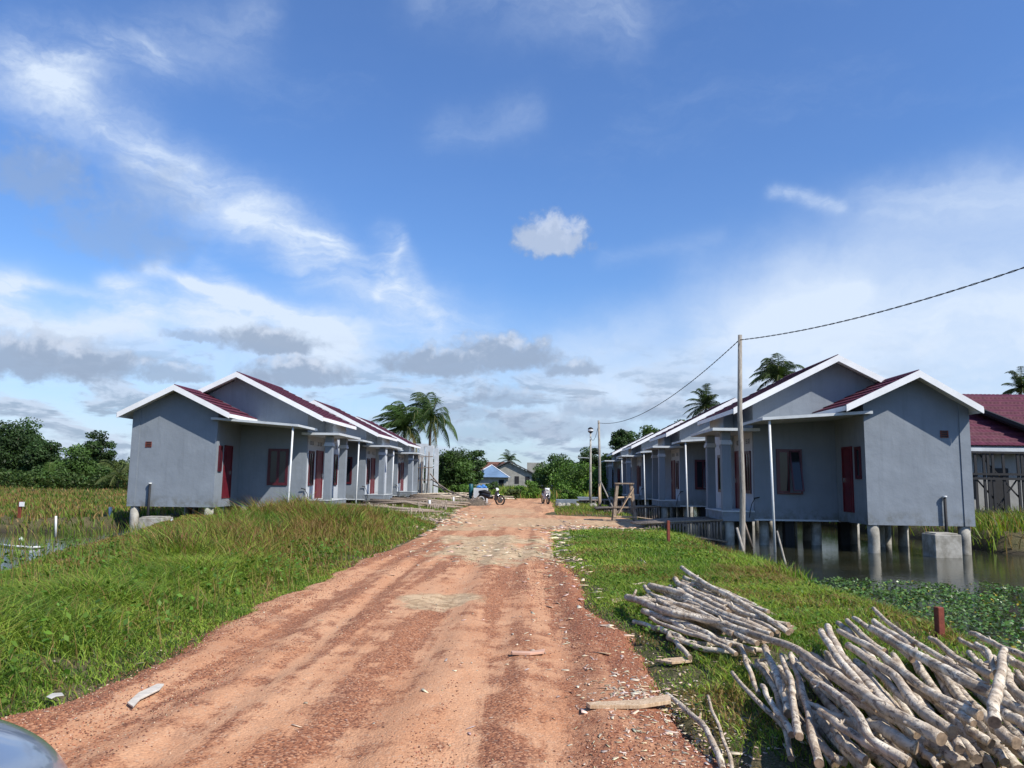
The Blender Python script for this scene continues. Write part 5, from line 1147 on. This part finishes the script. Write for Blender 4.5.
# near pile: hidden lower courses
for k in range(44):
    u = k / 43; x0 = 745 + 285 * u + random.uniform(-8, 8); y0 = 668 - 12 * math.sin(u * 3) + random.uniform(-8, 8); x1 = x0 + 62 + 40 * random.random(); y1 = 757 + random.uniform(-8, 25)
    z = .05 if k % 3 == 0 else (.12 if k % 3 == 1 else .17)
    z *= min(1, .4 + u * 3)
    log([(x0, y0), ((x0 + x1) / 2 + random.uniform(-6, 6), (y0 + y1) / 2), (x1, y1)], (z, z, z), random.uniform(.026, .034), random.uniform(.03, .038), lowR, gR, knots=False)
near = [
 (A((250, 495), (370, 600), (455, 765)), (.07, .08, .06), .026, 'lone thin log nearest the road, left of the big log pile'),
 (A((395, 495), (430, 600), (490, 775)), (.06, .06, .06), .018, 'thin crooked stick in the grass, second from the road'),
 (A((515, 320), (540, 380), (575, 490)), (.16, .16, .1), .022, 'short thin pale log standing out at the left tip of the big pile'),
 (A((480, 408), (560, 500), (660, 600), (700, 730)), (.14, .15, .12, .08), .027, 'bent log at the grassy left edge of the big pile'),
 (A((575, 385), (640, 470), (680, 610)), (.12, .14, .12), .026, 'log with peeling bark near the left edge of the big pile'),
 (A((600, 320), (640, 400), (690, 560)), (.22, .22, .18), .032, 'stout upright looking log at the upper left of the big pile'),
 (A((665, 345), (695, 450), (715, 570), (735, 650)), (.3, .3, .3, .3), .027, 'cream coloured log running towards the viewer at the left of the big pile'),
 (A((695, 345), (735, 450), (765, 600), (800, 745)), (.27, .27, .27, .24), .031, 'long curved log beside the cream coloured one'),
 (A((590, 460), (640, 540), (700, 640)), (.18, .18, .16), .028, 'rough flaking log between the bent edge log and the cream one'),
 (A((545, 265), (680, 310), (850, 420), (1030, 545)), (.3, .36, .42, .42), .034, 'very long log bridging from the far pile over the big pile'),
 (A((720, 385), (860, 500), (940, 590), (1000, 680)), (.28, .32, .32, .28), .033, 'sagging log below the very long bridging one'),
 (A((765, 525), (900, 590), (1045, 700)), (.28, .3, .3), .032, 'clean pale log low at the left front of the big pile'),
 (A((780, 640), (830, 700), (890, 740)), (.2, .2, .18), .026, 'dark split log with a raw splintered face at the front left'),
 (A((850, 600), (900, 660), (965, 735)), (.2, .22, .2), .035, 'blunt ended log at the front left of the big pile, end grain facing the viewer'),
 (A((775, 345), (860, 400), (960, 470)), (.26, .3, .3), .028, 'slim log under the upper left end of the big pile'),
 (B((0, 140), (60, 230), (190, 400), (260, 500)), (.38, .4, .4, .38), .030, 'pale straight log, leftmost of the upright group on the big pile'),
 (B((30, 118), (100, 250), (230, 400), (330, 520)), (.36, .38, .38, .36), .039, 'thickest whitish log with a rounded end at the upper left of the big pile'),
 (B((80, 105), (200, 200), (290, 260)), (.3, .32, .34), .03, 'greyish log just right of the thickest whitish one'),
 (B((125, 90), (210, 180), (300, 240)), (.36, .38, .38), .03, 'short pale log at the top edge of the big pile'),
 (B((150, 82), (240, 135), (420, 270)), (.33, .36, .38), .028, 'thin brownish log at the top edge of the big pile'),
 (B((90, 140), (260, 240), (480, 400), (735, 535)), (.42, .44, .45, .42), .038, 'long thick pale log across the centre of the big pile, cut end in front'),
 (B((130, 210), (330, 340), (430, 480), (615, 600)), (.4, .42, .42, .4), .036, 'bent log with a dip in the middle, crossing the centre of the big pile'),
 (B((0, 300), (220, 440), (340, 520), (550, 640)), (.44, .46, .45, .42), .036, 'smooth cream log ending with a round cut face near the bottom centre'),
 (B((-30, 370), (160, 500), (240, 640), (400, 745)), (.4, .42, .38, .34), .036, 'log with a sharp bend at the lower left of the big pile'),
 (B((0, 385), (280, 520), (455, 620)), (.36, .4, .38), .032, 'grey mottled log tucked below the smooth cream log'),
 (B((230, 560), (350, 630), (450, 680)), (.34, .36, .34), .036, 'short mottled log with a round cut end at the bottom centre'),
 (B((0, 510), (130, 600), (200, 650), (375, 755)), (.33, .35, .34, .3), .032, 'long pale log nearest the viewer at the bottom left of the big pile'),
 (B((60, 590), (120, 660), (205, 740)), (.26, .28, .26), .034, 'short log with pale peeled spots beside the nearest long one'),
 (B((330, 300), (420, 390), (600, 500)), (.38, .4, .38), .027, 'slim dark streaked log in the middle of the big pile'),
 (B((220, 300), (380, 440), (500, 540), (600, 640)), (.36, .38, .38, .36), .030, 'brown log visible between two cream logs in the middle of the pile'),
 (B((240, 40), (350, 130), (520, 250), (760, 390)), (.42, .46, .47, .45), .026, 'thin light log sticking up highest at the back of the big pile'),
 (B((245, 98), (320, 150), (420, 215)), (.42, .44, .44), .03, 'short white log beside the highest thin one'),
 (B((230, 130), (450, 250), (640, 360), (790, 425)), (.42, .46, .47, .45), .040, 'very thick brown streaked log along the back of the big pile'),
 (B((505, 172), (620, 260), (790, 350)), (.3, .38, .42), .036, 'thick brown log starting beside the red brown post'),
 (B((640, 178), (720, 225), (810, 290)), (.32, .36, .38), .03, 'log with a dark knotty end right of the red brown post'),
 (B((690, 150), (780, 190), (960, 270)), (.38, .42, .44), .034, 'whitish log with a stub at the upper right of the big pile'),
 (B((600, 330), (700, 390), (790, 450)), (.36, .38, .38), .028, 'narrow log under the forked group on the right of the pile'),
 (B((845, 255), (900, 290), (960, 330)), (.42, .44, .44), .036, 'thick blotched log at the right picture edge'),
 (B((715, 205), (770, 240), (790, 290), (800, 330)), (.48, .5, .5, .5), .026, 'curved branch stub touching the crosswise log'),
 (B((842, 228), (830, 320), (800, 430), (795, 480), (808, 560)), (.52, .56, .58, .58, .55), .032, 'crooked log lying crosswise on top at the right of the big pile'),
 (B((850, 320), (880, 400), (960, 470)), (.42, .46, .46), .036, 'fat knobbly log right of the crosswise one'),
 (B((780, 430), (850, 470), (960, 520)), (.4, .42, .42), .034, 'straight brown log passing under the crosswise one'),
 (B((830, 500), (900, 550), (960, 590)), (.38, .4, .4), .034, 'pale log right of the foot of the crosswise one'),
 (B((760, 540), (820, 600), (895, 655)), (.34, .36, .36), .048, 'fattest log of the right front with an oval cut end'),
 (B((640, 520), (700, 600), (780, 660)), (.32, .34, .32), .038, 'grey log with a slanting cut end at the front centre right'),
 (B((730, 650), (790, 690), (850, 740)), (.26, .28, .26), .034, 'short stump like log at the front right'),
 (B((860, 640), (910, 690), (960, 730)), (.28, .3, .28), .036, 'log at the lower right corner of the big pile'),
 (B((500, 655), (580, 700), (660, 760)), (.26, .28, .26), .04, 'dark broad log at the bottom centre below the cut ends'),
 (B((600, 600), (660, 660), (720, 730)), (.28, .3, .28), .03, 'narrow log between the broad dark one and the slanting cut one'),
 (B((450, 670), (500, 720), (540, 770)), (.26, .26, .24), .03, 'short end of a log poking out at the bottom centre'),
 (B((930, 130), (960, 145), (1010, 170)), (.2, .2, .2), .03, 'separate brown log at the right edge behind the pile'),
 (B((420, 390), (560, 470), (700, 560)), (.38, .42, .4), .030, 'mottled log just below the long thick central one'),
 (B((480, 500), (560, 580), (640, 680)), (.34, .36, .34), .028, 'thin log running between the two central cut ends'),
]
for p, z, r, lab in near: log(p, z, r * .70, r * .80, lab, gR, wob=.9)
for k, (x, y, dx, dy, lab) in enumerate(((632, 585, 14, -2, 'small twig lying on the verge above the far log pile'), (638, 556, 9, 10, 'short cut stick on the right verge, left of a pair'), (650, 552, 12, 7, 'short cut stick on the right verge, right of a pair'))):
    log([(x, y), (x + dx, y + dy)], (.05, .06), .03 if k else .02, .025 if k else .015, lab, 'cut sticks on the right verge')
# planks and bark pieces on the road
def flat(name, label, cat, poly, z, th, m_):
    pts = [onz(x, y, z) for x, y in poly]; zz = max(float(road_h(np.array([p.x]), np.array([p.y]))[0]) for p in pts)
    base = sum(pts, Vector()) / len(pts); P = [Vector((p.x - base.x, p.y - base.y, 0)) for p in pts]
    mb = MB(); mb.prism(P, (0, 0, th)); tag(mb.build(name, m_, None, (base.x, base.y, max(zz, z) + .004), bevel=.002), label, cat)
flat('plank', 'long pale split plank lying beside the logs at the road edge', 'plank', [(586, 711), (640, 708), (670, 702), (671, 709), (640, 714), (590, 714)], .03, .025, M['plank'])
flat('bark_piece', 'pale strip of bark on the gravel at the lower left', 'bark strip', [(127, 706), (138, 696), (157, 687), (164, 687), (160, 692), (140, 702), (133, 710)], .03, .012, simple('bark_pale', (.6, .54, .45), .9, var=.3, scale=14))
flat('wood_slab', 'pinkish flat piece of wood in the middle of the road', 'wood piece', [(511, 656), (530, 656.5), (545, 654), (544, 657), (530, 658.5), (512, 658)], .04, .02, simple('pink_wood', (.6, .36, .25), .9))
flat('bark_piece', 'small bark scrap at the grass edge, lower left', 'bark strip', [(46, 698), (52, 694.5), (62, 694), (64, 696.5), (56, 697.5), (51, 700)], .03, .006, simple('bark_grey', (.5, .48, .42), .9))
flat('plank', 'short pale board on the grass where the right logs begin', 'plank', [(611, 601), (626, 598), (627, 601), (613, 604)], .04, .02, M['plank'])
flat('plank', 'wide pale board lying between the far logs and the road', 'plank', [(655, 662), (690, 659), (692, 663), (672, 665)], .04, .02, M['plank'])
# concrete and timber scraps along the left road edge are chips above

# ------------------------------------------------------------------ parked car (front right corner in view)
def car(label, x, y, rz):
    t = thing('parked_car', label, 'car', (x, y, .10), None, rz)
    paint, nt, b = mat('car_paint'); b.inputs['Base Color'].default_value = (.2, .25, .33, 1); b.inputs['Metallic'].default_value = .4; b.inputs['Roughness'].default_value = .28; b.inputs['Coat Weight'].default_value = 1; b.inputs['Coat Roughness'].default_value = .04
    #        y     halfwidth bottom/belt, z bottom, z shoulder, z top, top halfwidth
    st = [(-2.05, .55, .35, .60, .86, .40), (-1.95, .78, .22, .70, .95, .60), (-1.2, .84, .2, .8, .98, .66), (-.2, .84, .2, .82, .97, .66), (.75, .84, .2, .80, .95, .68), (1.35, .83, .2, .76, .90, .66), (1.8, .80, .22, .66, .80, .60), (2.0, .68, .28, .55, .68, .48), (2.08, .45, .36, .50, .58, .32)]
    V = []; Fs = []
    for (yy, hw, zb_, zs_, zt_, tw) in st:
        V += [(-hw * .9, yy, zb_), (-hw, yy, (zb_ + zs_) / 2), (-hw * .98, yy, zs_), (-tw, yy, zt_), (0, yy, zt_ + .03), (tw, yy, zt_), (hw * .98, yy, zs_), (hw, yy, (zb_ + zs_) / 2), (hw * .9, yy, zb_), (0, yy, zb_)]
    n = 10
    for i in range(len(st) - 1):
        for j in range(n): Fs.append((i * n + j, (i + 1) * n + j, (i + 1) * n + (j + 1) % n, i * n + (j + 1) % n))
    Fs.append(tuple(range(n))); Fs.append(tuple((len(st) - 1) * n + j for j in range(n))[::-1])
    mb = MB(); mb.add(V, Fs, 0, True); o = mb.build('body', paint, t); bm = bmesh.new(); bm.from_mesh(o.data); bmesh.ops.recalc_face_normals(bm, faces=bm.faces); bm.to_mesh(o.data); bm.free(); s = o.modifiers.new('s', 'SUBSURF'); s.levels = s.render_levels = 3
    gl = M['glass']
    cab = [(-1.75, .60, .98), (-1.3, .56, 1.42), (.1, .56, 1.46), (.95, .62, .97)]
    V = []; 
    for (yy, hw, z) in cab: V += [(-hw, yy, z), (hw, yy, z)]
    Fs = [(0, 1, 3, 2), (2, 3, 5, 4), (4, 5, 7, 6)]; base = [(-.68, -1.75, .9), (.68, -1.75, .9), (.68, 1.0, .9), (-.68, 1.0, .9)]
    V += base; Fs += [(8, 0, 2, 4, 6, 11), (1, 9, 10, 7, 5, 3), (8, 9, 1, 0), (11, 6, 7, 10), (8, 11, 10, 9)]
    MB().add(V, Fs).build('windows', gl, t)
    MB().add([(-.57, -1.34, 1.425), (.57, -1.34, 1.425), (.57, .12, 1.468), (-.57, .12, 1.468), (-.5, -1.3, 1.47), (.5, -1.3, 1.47), (.5, .05, 1.5), (-.5, .05, 1.5)], [(0, 1, 5, 4), (1, 2, 6, 5), (2, 3, 7, 6), (3, 0, 4, 7), (4, 5, 6, 7), (3, 2, 1, 0)]).build('roof', paint, t)
    for sx in (-1, 1):
        for yy in (-1.25, 1.3):
            w_ = MB().tube([(sx * .68, yy, .31), (sx * .86, yy, .31)], .31, 24).build('wheel', M['tar'], t); MB().tube([(sx * .865, yy, .31), (sx * .875, yy, .31)], .19, 16).build('rim', M['chrome'], w_)
        MB().tube([(sx * .44, 1.80, .50), (sx * .48, 2.01, .48)], [.10, .07], 14).build('headlight', M['chrome'], t)
        MB().tube([(sx * .84, .55, 1.0), (sx * .98, .52, 1.02)], [.06, .09], 10).build('mirror', paint, t)
    return t
car('grey blue car parked on the left of the road, its bonnet corner at lower left', -2.06, .43, 0)
